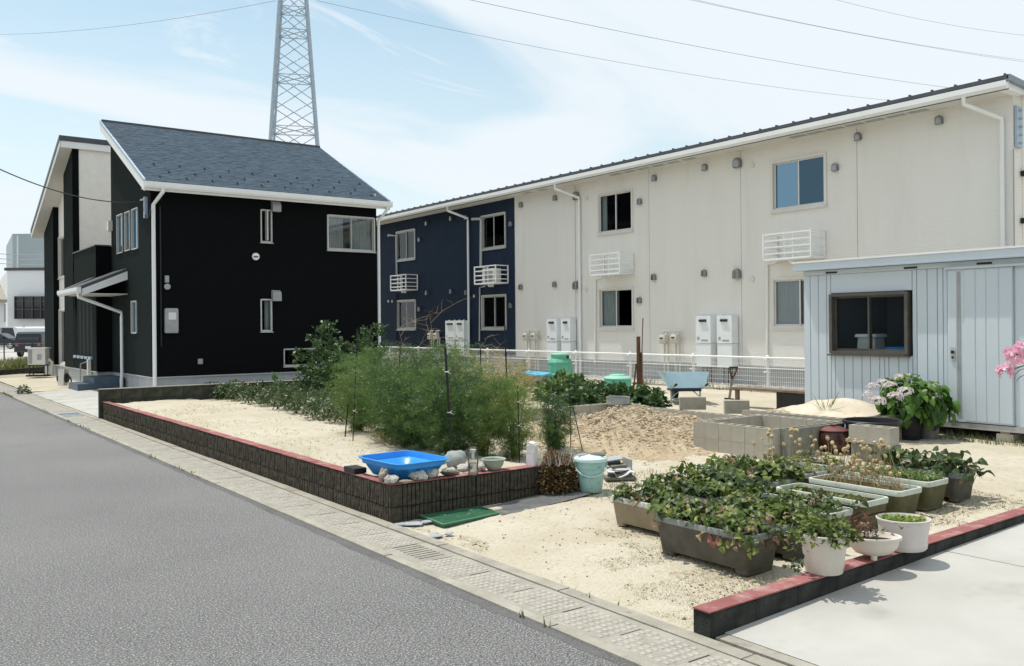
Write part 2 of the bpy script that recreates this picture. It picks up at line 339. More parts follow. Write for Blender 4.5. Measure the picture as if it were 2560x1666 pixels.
MT['carblack'] = mat('black_car_paint', (.008,.010,.016), None, rough=.18, spec=.6)
MT['carwhite'] = mat('white_car_paint', (.70,.72,.74), None, rough=.25, spec=.5)
MT['carglass'] = mat('car_glass', (.015,.020,.028), None, rough=.08, spec=.6)
MT['plate'] = mat('number_plate', (.72,.74,.74), (.10,.14,.12), 55., .5, lo=.60, hi=.63)
MT['bgwhite'] = mat('white_cladding', (.72,.73,.74), (.76,.77,.78), .3, .7)
MT['bggrey'] = mat('grey_cladding', (.36,.43,.48), (.40,.47,.52), .2, .7)
MT['ratan'] = mat('straw', (.42,.34,.19), (.52,.43,.27), 30., .9)
def leafm(n, c1, c2, tr=.35, sc=9., rough=.42): return mat(n, c1, c2, sc, rough, 0, 40., .4, trans=tr)
MT['fern'] = leafm('asparagus_green', (.125,.215,.052), (.085,.16,.042), .35, 3.)
MT['fern2'] = leafm('asparagus_yellow_green', (.23,.285,.065), (.16,.225,.055), .35, 3.)
MT['fern3'] = leafm('asparagus_dark', (.060,.125,.040), (.042,.09,.033), .3, 3.)
MT['ferndry'] = leafm('dry_stalk', (.40,.29,.13), (.52,.41,.22), .2, 5.)
MT['stemgreen'] = mat('green_stem', (.06,.085,.03), (.09,.12,.045), 8., .7)
MT['stake'] = mat('green_black_stake', (.010,.014,.010), (.018,.022,.016), 9., .5)
MT['tomato'] = leafm('dark_leaf', (.040,.082,.030), (.070,.125,.048), .35, 5.)
MT['peanut'] = leafm('olive_leaf', (.075,.105,.040), (.125,.155,.065), .3, 7.)
MT['sweet'] = leafm('vine_leaf', (.045,.095,.022), (.085,.15,.04), .35, 5.)
MT['straw1'] = leafm('strawberry_leaf', (.070,.112,.022), (.125,.175,.038), .35, 22.)
MT['straw2'] = leafm('strawberry_leaf_light', (.17,.225,.042), (.26,.30,.08), .4, 22.)
MT['straw3'] = leafm('dead_leaf', (.17,.105,.058), (.36,.27,.175), .25, 22.)
MT['straw4'] = leafm('dark_leaf_strawberry', (.036,.062,.017), (.06,.095,.026), .3, 16.)
MT['redleaf'] = leafm('red_leaf', (.26,.075,.075), (.34,.13,.11), .3, 16.)
MT['hyd'] = leafm('hydrangea_leaf', (.085,.185,.026), (.13,.25,.045), .4, 12.)
MT['hyd2'] = leafm('hydrangea_leaf_dark', (.040,.10,.018), (.06,.135,.028), .4, 12.)
MT['hydflower'] = leafm('pale_pink_petal', (.76,.66,.68), (.82,.77,.76), .4, 20.)
MT['oleander'] = leafm('pink_petal', (.78,.36,.50), (.85,.56,.66), .4, 14.)
MT['oleleaf'] = leafm('oleander_leaf', (.035,.075,.025), (.05,.10,.035), .3, 8.)
MT['poppy'] = mat('seed_pod', (.46,.34,.185), (.56,.44,.27), 20., .85)
MT['bushred'] = leafm('russet_leaf', (.13,.062,.022), (.20,.105,.035), .3, 9.)
MT['grass'] = leafm('grass', (.13,.16,.05), (.22,.23,.09), .35, 3.)
MT['grassdry'] = leafm('dry_grass', (.34,.285,.14), (.24,.20,.09), .25, 3.)
MT['herb'] = leafm('clover_leaf', (.07,.17,.05), (.11,.23,.08), .4, 10.)
MT['sprout'] = leafm('bright_sprout', (.20,.33,.05), (.28,.42,.08), .45, 10.)
MT['gravel'] = mat('gravel', (.30,.285,.26), (.46,.44,.40), 30., .9, 1.2, 40., .15, c3=(.12,.115,.10), s3=45., lo3=.56, hi3=.66)
# ================================================================ SETTING
from mathutils import noise as mnoise
def mnz(a, s): return mnoise.noise(Vector((a*s, 3.7, 1.3)))
def sheet(x0, x1, y0, y1, z): return M().add([(x0,y0,z),(x1,y0,z),(x1,y1,z),(x0,y1,z)], [(0,1,2,3)])
struct('ground', sheet(-600, 900, -400, 1200, -.06), MT['earth'])
struct('road', sheet(-4.2, 3.20, -30, 220, 0.), MT['asphalt'])
es = M(); yy = -4.; pr = .1
while yy < 60:
    w0 = .07+.02*mnz(yy, .3)+.025*mnz(yy, 2.9); y2 = yy+.06; w1 = .07+.02*mnz(y2, .3)+.025*mnz(y2, 2.9)
    es.add([(3.192-w0, yy, .0012), (3.192, yy, .0012), (3.192, y2, .0012), (3.192-w1, y2, .0012)], [(0,1,2,3)]); yy = y2
struct('road_seam', es, MT['asphalt_dark'])
gv = []; gf = []; gmi = []
for i in range(42000):
    dd_ = 1.6+7.5*random.random()**1.7; la_ = dd_*random.uniform(-.62, .35); p_ = fw*dd_ + rt*la_
    if p_.x > 3.1: continue
    r_ = random.uniform(.0025, .0060); a_ = random.uniform(0, 6.28); b_ = len(gv)
    gv += [(p_.x+r_*math.cos(a_+q), p_.y+r_*math.sin(a_+q), .0022+random.uniform(0, .0012)) for q in (0, 1.9, 4.1)]; gf.append((b_, b_+1, b_+2)); gmi.append(random.choice((0, 0, 1, 2, 2)))
gm_ = M(); gm_.v, gm_.f, gm_.m = gv, gf, gmi
struct('road_grit', gm_, [mat('pale_grit', (.50,.49,.47)), mat('mid_grit', (.30,.295,.285)), mat('dark_grit', (.05,.05,.05))], kind='stuff')
# gutter along the road: lip, cover slabs one by one, inner kerb
gut = link('drain_channel', None); gut['kind'] = 'structure'
lip = M()
y = -6.
while y < 60: lip.box(3.195, 3.266, y, y+1.985, -.05, .012 + .004*random.random()); y += 2.0
part('drain_edge', lip, MT['drain'], gut)
part('drain_base', M().box(3.20, 3.80, -6, 60, -.09, -.05), MT['asphalt_dark'], gut)
kb = M(); y = -6.
while y < 60:
    if not (19.0 < y < 28.0): kb.box(3.672, 3.775, y, y+1.49, -.05, .012 + .006*random.random())
    else: kb.box(3.672, 3.775, y, y+1.49, -.05, .010)
    y += 1.5
part('inner_kerb', kb, MT['kerb'], gut)
def slab_mesh(seed):
    rd = random.Random(seed); m = M()
    m.box(0, .498, 0, .492, -.05, .006); m.box(0, .20, .492, .5065, -.05, .006); m.box(.40, .498, .492, .5065, -.05, .006)
    for i in range(7):
        for j in range(8):
            if rd.random() < .07: continue
            u = .055+i*.056; v = .030+j*.057; e = .0035
            h = .0105 + rd.uniform(-.0015, .001)
            m.hexa([(u,v,.006),(u+.036,v,.006),(u+.036,v+.038,.006),(u,v+.038,.006)], [(u+e,v+e,h),(u+.036-e,v+e,h),(u+.036-e,v+.038-e,h),(u+e,v+.038-e,h)], 1)
    return m.mesh('slab', [MT['drain'], MT['drain_pad']])
def slab_slot_mesh():
    m = M(); m.box(0, .12, 0, .498, -.05, .008); m.box(.40, .498, 0, .498, -.05, .008); m.box(.12, .40, 0, .03, -.05, .008); 
    for k in range(8): m.box(.12, .40, .035+k*.058, .035+k*.058+.038, -.05, .008)
    return m.mesh('slotted_slab', MT['drain'])
slabs = [slab_mesh(i) for i in range(5)]; slotm = slab_slot_mesh()
PITCH = .508; ys0 = 3.14-.498                      # a slab ends where the handle slot shows
k0 = -14
for k in range(k0, 86):
    yb = ys0 + PITCH*k
    if 19.70 < yb < 20.25: continue
    inst('slab', slotm if k == 6 else slabs[k % 5], gut, (3.269, yb, random.uniform(-.002,.002)), rz=random.uniform(-.003,.003), scale=(.80,1,1))
gr = M()
for k in range(9): gr.box(3.27+k*.045, 3.283+k*.045, 19.66, 20.22, -.03, .012)
for k in range(22): gr.box(3.27, 3.66, 19.66+k*.0258, 19.666+k*.0258, -.03, .010)
part('steel_grate', gr, MT['galv'], gut)
gr = M()
for k in range(9): gr.box(3.27+k*.045, 3.283+k*.045, 28.9, 29.4, -.03, .012)
for k in range(20): gr.box(3.27, 3.66, 28.9+k*.0258, 28.906+k*.0258, -.03, .010)
part('steel_grate', gr, MT['galv'], gut)
# right driveway: sloping slabs with open joints
drv = link('driveway', None); drv['kind'] = 'structure'
def dz(X): return .16*min(1, max(0, (X-3.78)/4.6))
for x0, x1 in ((3.90, 6.29), (6.302, 9.0), (9.012, 12.5)):
    for y0, y1 in ((-3.0, .40), (.412, 3.30)):
        m = M(); m.hexa([(x0,y0,-.08),(x1,y0,-.08),(x1,y1,-.08),(x0,y1,-.08)], [(x0,y0,dz(x0)+.012),(x1,y0,dz(x1)+.012),(x1,y1,dz(x1)+.012),(x0,y1,dz(x0)+.012)])
        part('concrete_slab', m, MT['drive'], drv)
part('edge_strip', M().box(3.80, 3.885, -3, 3.28, -.08, .018), MT['kerb'], drv)
part('channel_gap', M().box(3.76, 3.80, -3, 3.28, -.08, -.03), MT['asphalt_dark'], drv)
# left driveway in front of the dark house
dl = link('driveway', None); dl['kind'] = 'structure'
for y0, y1 in ((18.80, 23.3), (23.31, 27.9)):
    m = M(); m.hexa([(3.80,y0,-.08),(6.3,y0,-.08),(6.3,y1,-.08),(3.80,y1,-.08)], [(3.80,y0,.012),(6.3,y0,.115),(6.3,y1,.115),(3.80,y1,.012)])
    part('concrete_slab', m, MT['drive'], dl)
m = M(); m.hexa([(6.3,18.80,-.08),(14,18.80,-.08),(14,24.5,-.08),(6.3,24.5,-.08)], [(6.3,18.80,.115),(14,18.80,.2),(14,24.5,.2),(6.3,24.5,.115)])
part('concrete_slab', m, MT['drive'], dl)
# sandy plot as one relief sheet
from mathutils import noise as mnoise
def nz(x, y, s, o=0.): return mnoise.noise(Vector((x*s+o, y*s-o, o*.7)))
def sandz(X, Y, heap=True):
    z = T(X, Y)
    a = .012*nz(X, Y, .9, 3) + .009*nz(X, Y, 3.2, 7) + .006*nz(X, Y, 9., 11)
    if Y > 7.06 and X < 9: a += .022*nz(X, Y, 4.2, 20) + .014*nz(X, Y, 10., 23) + .02*max(0, nz(X, Y, 1.6, 5))
    if X < 3.95: a *= .2
    if not heap: return z + a - .004
    hp = math.exp(-(((X-8.75)/1.05)**2 + ((Y-8.95)/1.05)**2)); a += hp*(.27 + .09*nz(X, Y, 2.6, 31) + .07*nz(X, Y, 6.5, 33) + .05*nz(X, Y, 14., 35))
    hp2 = math.exp(-(((X-7.7)/1.0)**2 + ((Y-8.0)/1.2)**2)); a += hp2*(.05 + .03*nz(X, Y, 4.5, 41) + .02*nz(X, Y, 13., 43))
    return z + a - .004
xs = [3.755, 3.83, 3.86, 3.88] + list(np.arange(3.94, 9.6, .062)) + list(np.arange(9.6, 16.9, .16)); ysr = list(np.arange(3.36, 6.94, .062)) + [6.96, 7.03, 7.08] + list(np.arange(7.14, 13.0, .062)) + list(np.arange(13.0, 18.7, .12)) + [18.72]
xs = [float(a) for a in xs]; ysr = [float(a) for a in ysr]
m = M(); nx = len(xs)
for yy in ysr:
    for xx in xs: m.v.append((xx, yy, sandz(xx, yy, False)))
for j in range(len(ysr)-1):
    for i in range(nx-1): m.f.append((j*nx+i, j*nx+i+1, (j+1)*nx+i+1, (j+1)*nx+i)); m.m.append(0)
sand = struct('sandy_plot', m, MT['sand'], smooth=False); shade(sand.data, 180)
hm = M(); hn = 120
for j in range(hn+1):
    for i in range(hn+1):
        X = 5.70+4.15*i/hn; Y = 6.05+4.75*j/hn; d_ = sandz(X, Y)-sandz(X, Y, False); hm.v.append((X, Y, sandz(X, Y, False) + (d_-.030)))
for j in range(hn):
    for i in range(hn): hm.f.append((j*(hn+1)+i, j*(hn+1)+i+1, (j+1)*(hn+1)+i+1, (j+1)*(hn+1)+i)); hm.m.append(0)
struct('soil_heap', hm, mat('dug_soil', (.50,.42,.31), (.40,.315,.21), 2.2, .95, 1.2, 45., .05, c3=(.31,.235,.145), s3=20., lo3=.52, hi3=.70))
# sloping ground under the shed and behind the plot
m = M(); m.add([(16.85,7,.25),(40,7,.25),(40,60,.25),(16.85,60,.25)], [(0,1,2,3)]); m.add([(7,18.85,.10),(16.85,18.85,.10),(16.85,60,.10),(7,60,.10)], [(0,1,2,3)])
m.add([(9.6,3.4,.17),(40,3.4,.17),(40,7.0,.17),(9.6,7.0,.17)], [(0,1,2,3)]); m.add([(12.4,-20,.10),(40,-20,.10),(40,3.4,.10),(12.4,3.4,.10)], [(0,1,2,3)])
struct('back_ground', m, MT['sand'])
m = M(); m.add([(15.95,3,.262),(17.55,3,.262),(17.55,40,.262),(15.95,40,.262)], [(0,1,2,3)])
struct('gravel_strip', m, MT['gravel'])
gm = M()
for i in range(1500):
    r = random.uniform(.018, .045); gm.blob((random.uniform(16.0,17.45), random.uniform(9,27), .265), (r, r*.8, r*.7), 5, 3, .15)
struct('gravel', gm, [mat('gravel_stone', (.36,.345,.32), (.55,.53,.49), 9., .9)], kind='stuff')
# dirt strip beyond the left driveway
m = M(); n = 40
for j in range(n+1):
    for i in range(21):
        X = 3.78+i*.2; Y = 27.85+j*.22; m.v.append((X, Y, .03+.02*nz(X, Y, 2., 3)+.04*smst(3.8,6,X)))
for j in range(n):
    for i in range(20): m.f.append((j*21+i, j*21+i+1, (j+1)*21+i+1, (j+1)*21+i)); m.m.append(0)
struct('dirt_strip', m, MT['sand'])
# ---------------------------------------------------------------- loose litter
def blades(n, fn, mats, name, hmin, hmax, w, lean=.6, segs=1):
    v = []; f = []; mi = []
    for i in range(n):
        p = fn()
        if p is None: continue
        x, y, z = p; h = random.uniform(hmin, hmax); a = random.uniform(0, 6.28); l = random.uniform(.1, lean)*h
        dx, dy = math.cos(a), math.sin(a); b = len(v); ww = w*random.uniform(.6, 1.3)
        v += [(x-dy*ww, y+dx*ww, z), (x+dy*ww, y-dx*ww, z), (x+dx*l, y+dy*l, z+h)]; f.append((b, b+1, b+2)); mi.append(random.randrange(len(mats)))
    m = M(); m.v = v; m.f = f; m.m = mi
    return struct(name, m, mats, kind='stuff')
def on_sand(x, y): return (x, y, sandz(x, y)-.002)
def f1():
    x, y = random.uniform(3.85, 8.8), random.uniform(3.45, 6.9)
    if nz(x, y, 1.1, 55) + .45*nz(x, y, 3.5, 77) + (.15 if x < 5.6 and y < 4.9 else 0) < .12: return None
    return on_sand(x, y)
blades(80000, f1, [MT['grassdry'], MT['grassdry'], MT['ferndry'], MT['grass']], 'dry_weeds', .004, .018, .0022, 3.2)
def f2():
    x, y = random.uniform(3.95, 8.5), random.uniform(7.2, 18.5)
    if nz(x, y, 1.3, 15) < .0: return None
    return on_sand(x, y)
blades(9000, f2, [MT['ferndry'], MT['clod']], 'straw_litter', .008, .03, .006, 3.)
lm = M()
for i in range(2600):
    x, y = random.uniform(3.9, 8.6), random.uniform(3.5, 6.8)
    if nz(x, y, 1.1, 55)+.4*nz(x, y, 3.5, 77) < .1 and random.random() < .9: continue
    r = random.uniform(.003, .007) if random.random() < .93 else random.uniform(.008, .015); lm.obox((x, y, sandz(x, y)+.004), (r*2.2, r*1.2, .004), random.uniform(0, 3.1), 0, (random.uniform(-.5,.5), random.uniform(-.5,.5)))
struct('leaf_litter', lm, [mat('litter_brown', (.12,.075,.04), (.22,.15,.09), 30., .9)], kind='stuff')
def f3():
    x, y = random.uniform(11.25, 11.75), random.uniform(4.0, 6.8); return on_sand(x, y)
blades(900, f3, [MT['grass']], 'weeds_under_shed', .03, .11, .005, .9)
def f4():
    x, y = random.uniform(5.75, 7.0), random.uniform(6.2, 7.1); return on_sand(x, y) if nz(x, y, 2., 9) > -.05 else None
blades(900, f4, [MT['grass'], MT['grassdry']], 'weeds_by_bucket', .015, .05, .004, 1.2)
def f5():
    x, y = random.uniform(15.6, 15.95), random.uniform(9.5, 16); return (x, y, .27) if nz(x, y, 1.5, 19) > .05 else None
blades(700, f5, [MT['grass'], MT['sweet']], 'weeds_by_fence', .05, .22, .012, .9)
def f6():
    y = random.uniform(24, 31) if random.random() < .6 else random.uniform(4, 24); x = random.gauss(3.195, .015) if random.random() < .7 else random.gauss(3.78, .02)
    return (x, y, .0) if nz(x, y, .9, 29) > .18 else None
blades(1500, f6, [MT['grass'], MT['peanut']], 'kerb_weeds', .02, .07, .006, .9)
# ================================================================ GARDEN WALLS
def ribbed_mesh(seed, L=.398, hh=.196):
    rd = random.Random(seed); m = M(); m.box(0, L-.006, .018, .12, 0, hh-.006); n = 9; p = (L-.006)/n
    for i in range(n):
        a = i*p+.004; b = (i+1)*p-.005; d = [rd.uniform(-.004, .007) for _ in range(6)]; zs = (0.0, hh*.35, hh*.7, hh-.007)
        for q in range(3):
            m.hexa([(a,.0+d[q],zs[q]),(b,.0+d[q+1]*.8,zs[q]),(b,.02,zs[q]),(a,.02,zs[q])], [(a,.0+d[q+1],zs[q+1]),(b,.0+d[q+2]*.8,zs[q+1]),(b,.02,zs[q+1]),(a,.02,zs[q+1])])
    return m.mesh('ribbed_block', MT['ribbed'])
RB = [ribbed_mesh(i) for i in range(5)]
gw = thing('garden_wall', 'dark ribbed block garden wall with red painted top running along the road gutter', 'wall', (3.8, 7.0, 0))
for c, z0 in ((0, -.06), (1, .138)):
    for k in range(29):                               # road side, face towards -X
        inst('block', RB[(k*3+c) % 5], gw, (3.8, 7.0+.4*(k+1) + (0 if c == 0 else .0), z0), rot=(0,0,-math.pi/2))
    for k in range(4):
        inst('block', RB[(k*2+c) % 5], gw, (3.925+.4*k, 7.0, z0))
cp = M(); J = lambda s=.003: random.uniform(-s, s)
for k in range(29):
    y0, y1 = 7.132+.4*k, 7.132+.4*(k+1)-.003; z = .343+J(.002); cp.hexa([(3.798+J(),y0,.337),(3.922+J(),y0,.337),(3.922+J(),y1,.337),(3.798+J(),y1,.337)], [(3.80+J(),y0,z+J(.001)),(3.92+J(),y0,z),(3.92+J(),y1,z+J(.001)),(3.80+J(),y1,z)])
for k in range(4):
    x0, x1 = 3.799+.4335*k, 3.799+.4335*(k+1)-.003; z = .343+J(.002); cp.hexa([(x0,6.999+J(),.337),(x1,6.999+J(),.337),(x1,7.129,.337),(x0,7.129,.337)], [(x0,7.0+J(),z),(x1,7.0+J(),z+J(.001)),(x1,7.129,z),(x0,7.129,z)])
part('coping', cp, MT['redpaint'], gw)
def plain_block(L, d, h, mt, name, seed=0):
    rd = random.Random(seed); e = .004; m = M(); L -= .005; h -= .004
    j = lambda: rd.uniform(-.0015, .0015)
    m.hexa([(0,j(),0),(L,j(),0),(L,d,0),(0,d,0)], [(0,j(),h-e),(L,j(),h-e),(L,d,h-e),(0,d,h-e)])
    m.hexa([(0,0,h-e),(L,0,h-e),(L,d,h-e),(0,d,h-e)], [(e,e,h),(L-e,e,h),(L-e,d-e,h),(e,d-e,h)])
    return m.mesh(name, mt)
MB_ = [plain_block(.4, .12, .2, MT['mossblock'], 'mossy_block', i) for i in range(4)]
bw = thing('boundary_wall', 'low mossy grey block wall between the sandy bed and the dark house', 'wall', (3.75, 18.7, 0))
for c in range(3):
    for k in range(20 if c else 20):
        inst('block', MB_[(k+c*2) % 4], bw, (3.755+.4*k - (.2 if (c % 2 and k) else 0), 18.70, -.02+.2*c))
part('coping', M().box(3.75, 11.7, 18.695, 18.825, .577, .590), MT['kerb'], bw)
dw = thing('driveway_wall', 'low dark concrete edging wall with red painted top beside the right driveway', 'wall', (3.78, 3.3, 0))
DB = [plain_block(.4, .12, .240, MT['darkblock'], 'dark_block', i) for i in range(4)]
for k in range(22): inst('block', DB[k % 4], dw, (3.78+.4*k, 3.302, -.09 + .0125*.4*k))
rp = M(); n = 44
for k in range(n):
    j1, j2 = random.uniform(-.004,.004), random.uniform(-.003,.003); x0 = 3.775+8.8*k/n; x1 = 3.775+8.8*(k+1)/n-(.003 if k % 2 else 0); z0 = .143+.0125*(x0-3.78); z1 = .143+.0125*(x1-3.78)
    rp.hexa([(x0,3.300,z0+.004),(x1,3.300,z1+.004),(x1,3.424,z1+.004),(x0,3.424,z0+.004)], [(x0,3.299+j1,z0+.012+j2*.5),(x1,3.299-j1,z1+.012+j2*.5),(x1,3.424,z1+.012),(x0,3.424,z0+.012)])
part('coping', rp, MT['redpaint'], dw)
# ================================================================ BUILDINGS
def face(ax, P0, u, d, z):                       # ax '-X': plane X=P0, u=Y ; '-Y': plane Y=P0, u=X ; d = outwards
    return (P0-d, u, z) if ax == '-X' else (u, P0-d, z)
def fbox(m, ax, P0, u0, u1, d0, d1, z0, z1, mi=0):
    a = face(ax, P0, u0, d0, z0); b = face(ax, P0, u1, d1, z1); return m.box(a[0], b[0], a[1], b[1], a[2], b[2], mi)
def siding(ax, P0, u0, u1, z0, z1, openings=(), row=.05, groove=.011, gfrac=.2, joints=(), top=None, mi=0, m=None):
    m = m or M(); cuts = {u0, u1}; zc = set()
    for a, b, c, d in openings: cuts |= {a, b}; zc |= {c, d}
    jj = set()
    for j in joints:
        if u0 < j < u1: cuts |= {j-.004, j+.004}; jj.add((round(j-.004, 5), round(j+.004, 5)))
    if top is not None: cuts |= set(float(a) for a in np.arange(u0, u1, .15))
    cuts = sorted(c for c in cuts if u0-1e-9 <= c <= u1+1e-9)
    prof = []; z = z0                              # (za, zb, da, db)
    while z < z1-1e-6:
        e = min(z+row, z1); g = min(z+row*gfrac, e)
        prof += [(z, g, -groove, -groove), (g, g, -groove, 0.), (g, e, 0., 0.), (e, e, 0., -groove)]; z = e
    zc = sorted(zc); P2 = []
    for za, zb, da, db in prof:
        s = [za] + [c for c in zc if za < c < zb] + [zb]
        for a, b in zip(s[:-1], s[1:]): P2.append((a, b, da, db))
    for ua, ub in zip(cuts[:-1], cuts[1:]):
        isj = (round(ua, 5), round(ub, 5)) in jj; um = (ua+ub)/2
        ops = [o for o in openings if o[0]-1e-6 <= um <= o[1]+1e-6]
        for za, zb, da, db in P2:
            zm = (za+zb)/2
            if any(o[2] < zm < o[3] for o in ops) or (zb-za > 1e-9 and any(o[2]-1e-6 <= za and zb <= o[3]+1e-6 for o in ops)): continue
            if isj: da = db = -groove*1.6
            if top is None: qa = qb = (za, zb)
            else:
                ta, tb = top(ua), top(ub)
                if za >= max(ta, tb): continue
                qa = (min(za, ta), min(zb, ta)); qb = (min(za, tb), min(zb, tb))
            m.add([face(ax, P0, ua, da, qa[0]), face(ax, P0, ub, da, qb[0]), face(ax, P0, ub, db, qb[1]), face(ax, P0, ua, db, qa[1])], [(0,1,2,3)], mi)
    return m
def window(root, ax, P0, u0, u1, z0, z1, fm=None, gm=None, split=True, curtain=None, proud=.03, fwid=.045, sill=True, order=0, sw=.032, gm2=None):
    fm = fm or MT['alu']; gm = gm or MT['glass']; m = M()
    for a, b, c, d in ((u0-.01, u0+fwid, z0, z1), (u1-fwid, u1+.01, z0, z1), (u0+fwid, u1-fwid, z1-fwid, z1+.01), (u0+fwid, u1-fwid, z0-.01, z0+fwid)):
        fbox(m, ax, P0, a, b, -.09, proud, c, d)
    w = part('window', m, fm, root)
    mid = (u0+u1)/2; iu0, iu1, iz0, iz1 = u0+fwid, u1-fwid, z0+fwid, z1-fwid
    spans = [(iu0, mid+.02, -.015 if order == 0 else -.045), (mid-.02, iu1, -.045 if order == 0 else -.015)] if split else [(iu0, iu1, -.02)]
    for ip, (a, b, d) in enumerate(spans):
        s = M()
        for p, q, r_, t_ in ((a, a+sw, iz0, iz1), (b-sw, b, iz0, iz1), (a+sw, b-sw, iz0, iz0+sw*1.3), (a+sw, b-sw, iz1-sw, iz1)): fbox(s, ax, P0, p, q, d-.022, d, r_, t_)
        part('sash', s, fm, w)
        g = M(); fbox(g, ax, P0, a+sw-.004, b-sw+.004, d-.014, d-.010, iz0+sw, iz1-sw+.004); part('pane', g, gm2 if (gm2 and ip == 0) else gm, w)
    if sill: s = M(); fbox(s, ax, P0, u0-.03, u1+.03, .0, proud+.025, z0-.035, z0-.012); part('sill', s, fm, w)
    if curtain:
        for a, b in curtain:                      # fractions of the width
            ca, cb = iu0+(iu1-iu0)*a, iu0+(iu1-iu0)*b; s = M(); n = max(8, int((cb-ca)/.02)); vs = []
            for k in range(n+1):
                u = ca+(cb-ca)*k/n; d = -.125 + .022*math.sin(k*1.55) + .008*math.sin(k*.7)
                vs += [face(ax, P0, u, d, iz0-.05), face(ax, P0, u, d*1.0, iz1+.05)]
            s.add(vs, [(2*k, 2*k+2, 2*k+3, 2*k+1) for k in range(n)]); part('curtain', s, MT['curtain'], w, smooth=True)
    return w
def hood_mesh(w=.17, h=.2, d=.12, mt='steel'):   # vent hood: arched top, open below; local: back at d=0, faces -X
    m = M(); n = 10; rings = []
    for s, dd in ((1.0, 0), (1.0, d*.55), (.86, d*.9), (.55, d)):
        rg = [(-w/2*s, -h/2)]
        for k in range(n+1): a = math.pi*(1-k/n); rg.append((w/2*s*math.cos(a), h/2-w/2+w/2*s*math.sin(a)))
        rg.append((w/2*s, -h/2)); rings.append([(-dd, u, z) for u, z in rg])
    K = n+3; vs = [v for r_ in rings for v in r_]; fs = []
    for i in range(3):
        for k in range(K-1): fs.append((i*K+k, (i+1)*K+k, (i+1)*K+k+1, i*K+k+1))
    fs.append(tuple(3*K+k for k in range(K))); m.add(vs, fs)
    m.box(-.010, 0, -w/2-.006, w/2+.006, -h/2+.01, h/2-w/2)
    return m.mesh('vent_hood', MT[mt], True)
def pipe(root, name, pts, r, mt='white', n=10): return part(name, M().tube(pts, r, n), MT[mt], root, smooth=True)
# ---------------------------------------------------------------- apartment
AX = 17.5; YN, YS = 36.5, 7.78; ZF, ZT = .74, 6.025; YB = 23.56
ap = thing('apartment_building', 'long two-storey apartment building with beige and navy ridged siding and thin eave', 'building', (AX, 22, .25))
WY = [(30.05, 31.56), (24.03, 25.49), (17.96, 19.41), (11.78, 13.26)]
ops = [(a, b, z0, z1) for a, b in WY for z0, z1 in ((1.65, 2.83), (4.41, 5.60))]
def AP(px, py, d=0.): p = at_x(px, py, AX-d); return p.y, p.z
def z3(x, y): return 940+x*.3874, 400+y*.3874
def z4(x, y): return 1400+x*.4197, 350+y*.4197
def z5(x, y): return 1900+x*.3227, 150+y*.3227
jb = [AP(*z4(92, 700))[0], AP(*z4(532, 700))[0], AP(*z4(1080, 700))[0], AP(*z5(752, 900))[0], AP(*z3(1288, 600))[0]]
part('beige_wall', siding('-X', AX, YS, YB, ZF, ZT, ops, .038, .009, .22, jb), MT['beige'], ap)
part('navy_wall', siding('-X', AX, YB+.004, YN, ZF, ZT, ops, .038, .009, .22), MT['navy'], ap)
part('corner_trim', M().box(AX-.012, AX+.02, YB-.02, YB+.03, ZF, ZT), MT['navy'], ap)
part('end_wall', siding('-Y', YS, AX+.002, AX+8.6, ZF, 6.1, (), .038, .009, .22, (AX+.35,)), MT['beige'], ap)
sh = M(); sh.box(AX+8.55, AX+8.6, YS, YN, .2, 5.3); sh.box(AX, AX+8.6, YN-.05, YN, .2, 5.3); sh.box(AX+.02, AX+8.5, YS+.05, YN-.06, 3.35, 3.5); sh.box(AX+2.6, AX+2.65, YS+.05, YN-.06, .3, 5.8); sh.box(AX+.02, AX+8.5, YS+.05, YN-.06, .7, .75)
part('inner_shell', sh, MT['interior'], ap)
fd = M(); fd.box(AX+.03, AX+8.5, YS+.03, YN, .0, ZF-.02); part('foundation', fd, MT['found'], ap)
part('drip_flashing', M().box(AX-.03, AX+.05, YS-.02, YN, ZF-.022, ZF+.004), MT['alu'], ap)
rf = M(); rf.prism([(AX-.66, 6.185), (AX-.66, 6.25), (AX+9.0, 5.58), (AX+9.0, 5.46)], 'y', YS-.22, YN+.3)
part('roof', rf, MT['roofmetal'], ap)
seam = M().prism([(-.0, .0), (0, .042), (9.6, .042-.70), (9.6, -.70)], 'y', -.014, .014).mesh('seam', MT['roofmetal'])
k = 0; yy = YS-.15
while yy < YN: inst('roof_seam', seam, ap, (AX-.665, yy, 6.247)); yy += .455
part('soffit', M().box(AX-.56, AX+.02, YS-.16, YN, 6.02, 6.045), MT['soffit'], ap)
part('fascia', M().box(AX-.60, AX-.56, YS-.18, YN, 6.005, 6.182), MT['roofmetal'], ap)  # dark metal colour stands in for the shade of the eave gap
part('roof_edge', M().box(AX-.672, AX-.662, YS-.2, YN, 6.180, 6.254), MT['roofmetal'], ap)
gt = M(); gt.prism([(AX-.605, 6.145), (AX-.605, 6.03), (AX-.64, 6.005), (AX-.69, 6.01), (AX-.70, 6.045), (AX-.735, 6.05), (AX-.735, 6.15), (AX-.715, 6.155), (AX-.71, 6.12), (AX-.63, 6.12)], 'y', YS-.2, YN)
part('gutter', gt, MT['white'], ap)
bg = M(); bg.prism([(AX-.66, 6.15), (AX-.66, 6.26), (AX+9, 5.59), (AX+9, 5.47)], 'y', YS-.245, YS-.16); part('barge_board', bg, MT['fascia_blue'], ap)
bg = M(); bg.box(AX-.55, AX+.10, YS-.165, YS, 6.008, 6.15); part('soffit_return', bg, MT['white'], ap)
sv = M().box(-.09, .09, -.20, .20, -.006, 0).mesh('soffit_vent', MT['grey'])
def vents(px0, py0, px1, py1, n):
    a = AP(px0, py0, .3)[0]; b = AP(px1, py1, .3)[0]
    for k in range(n): inst('soffit_vent', sv, ap, (AX-.28, a+(b-a)*(k+.5)/n, 6.019))
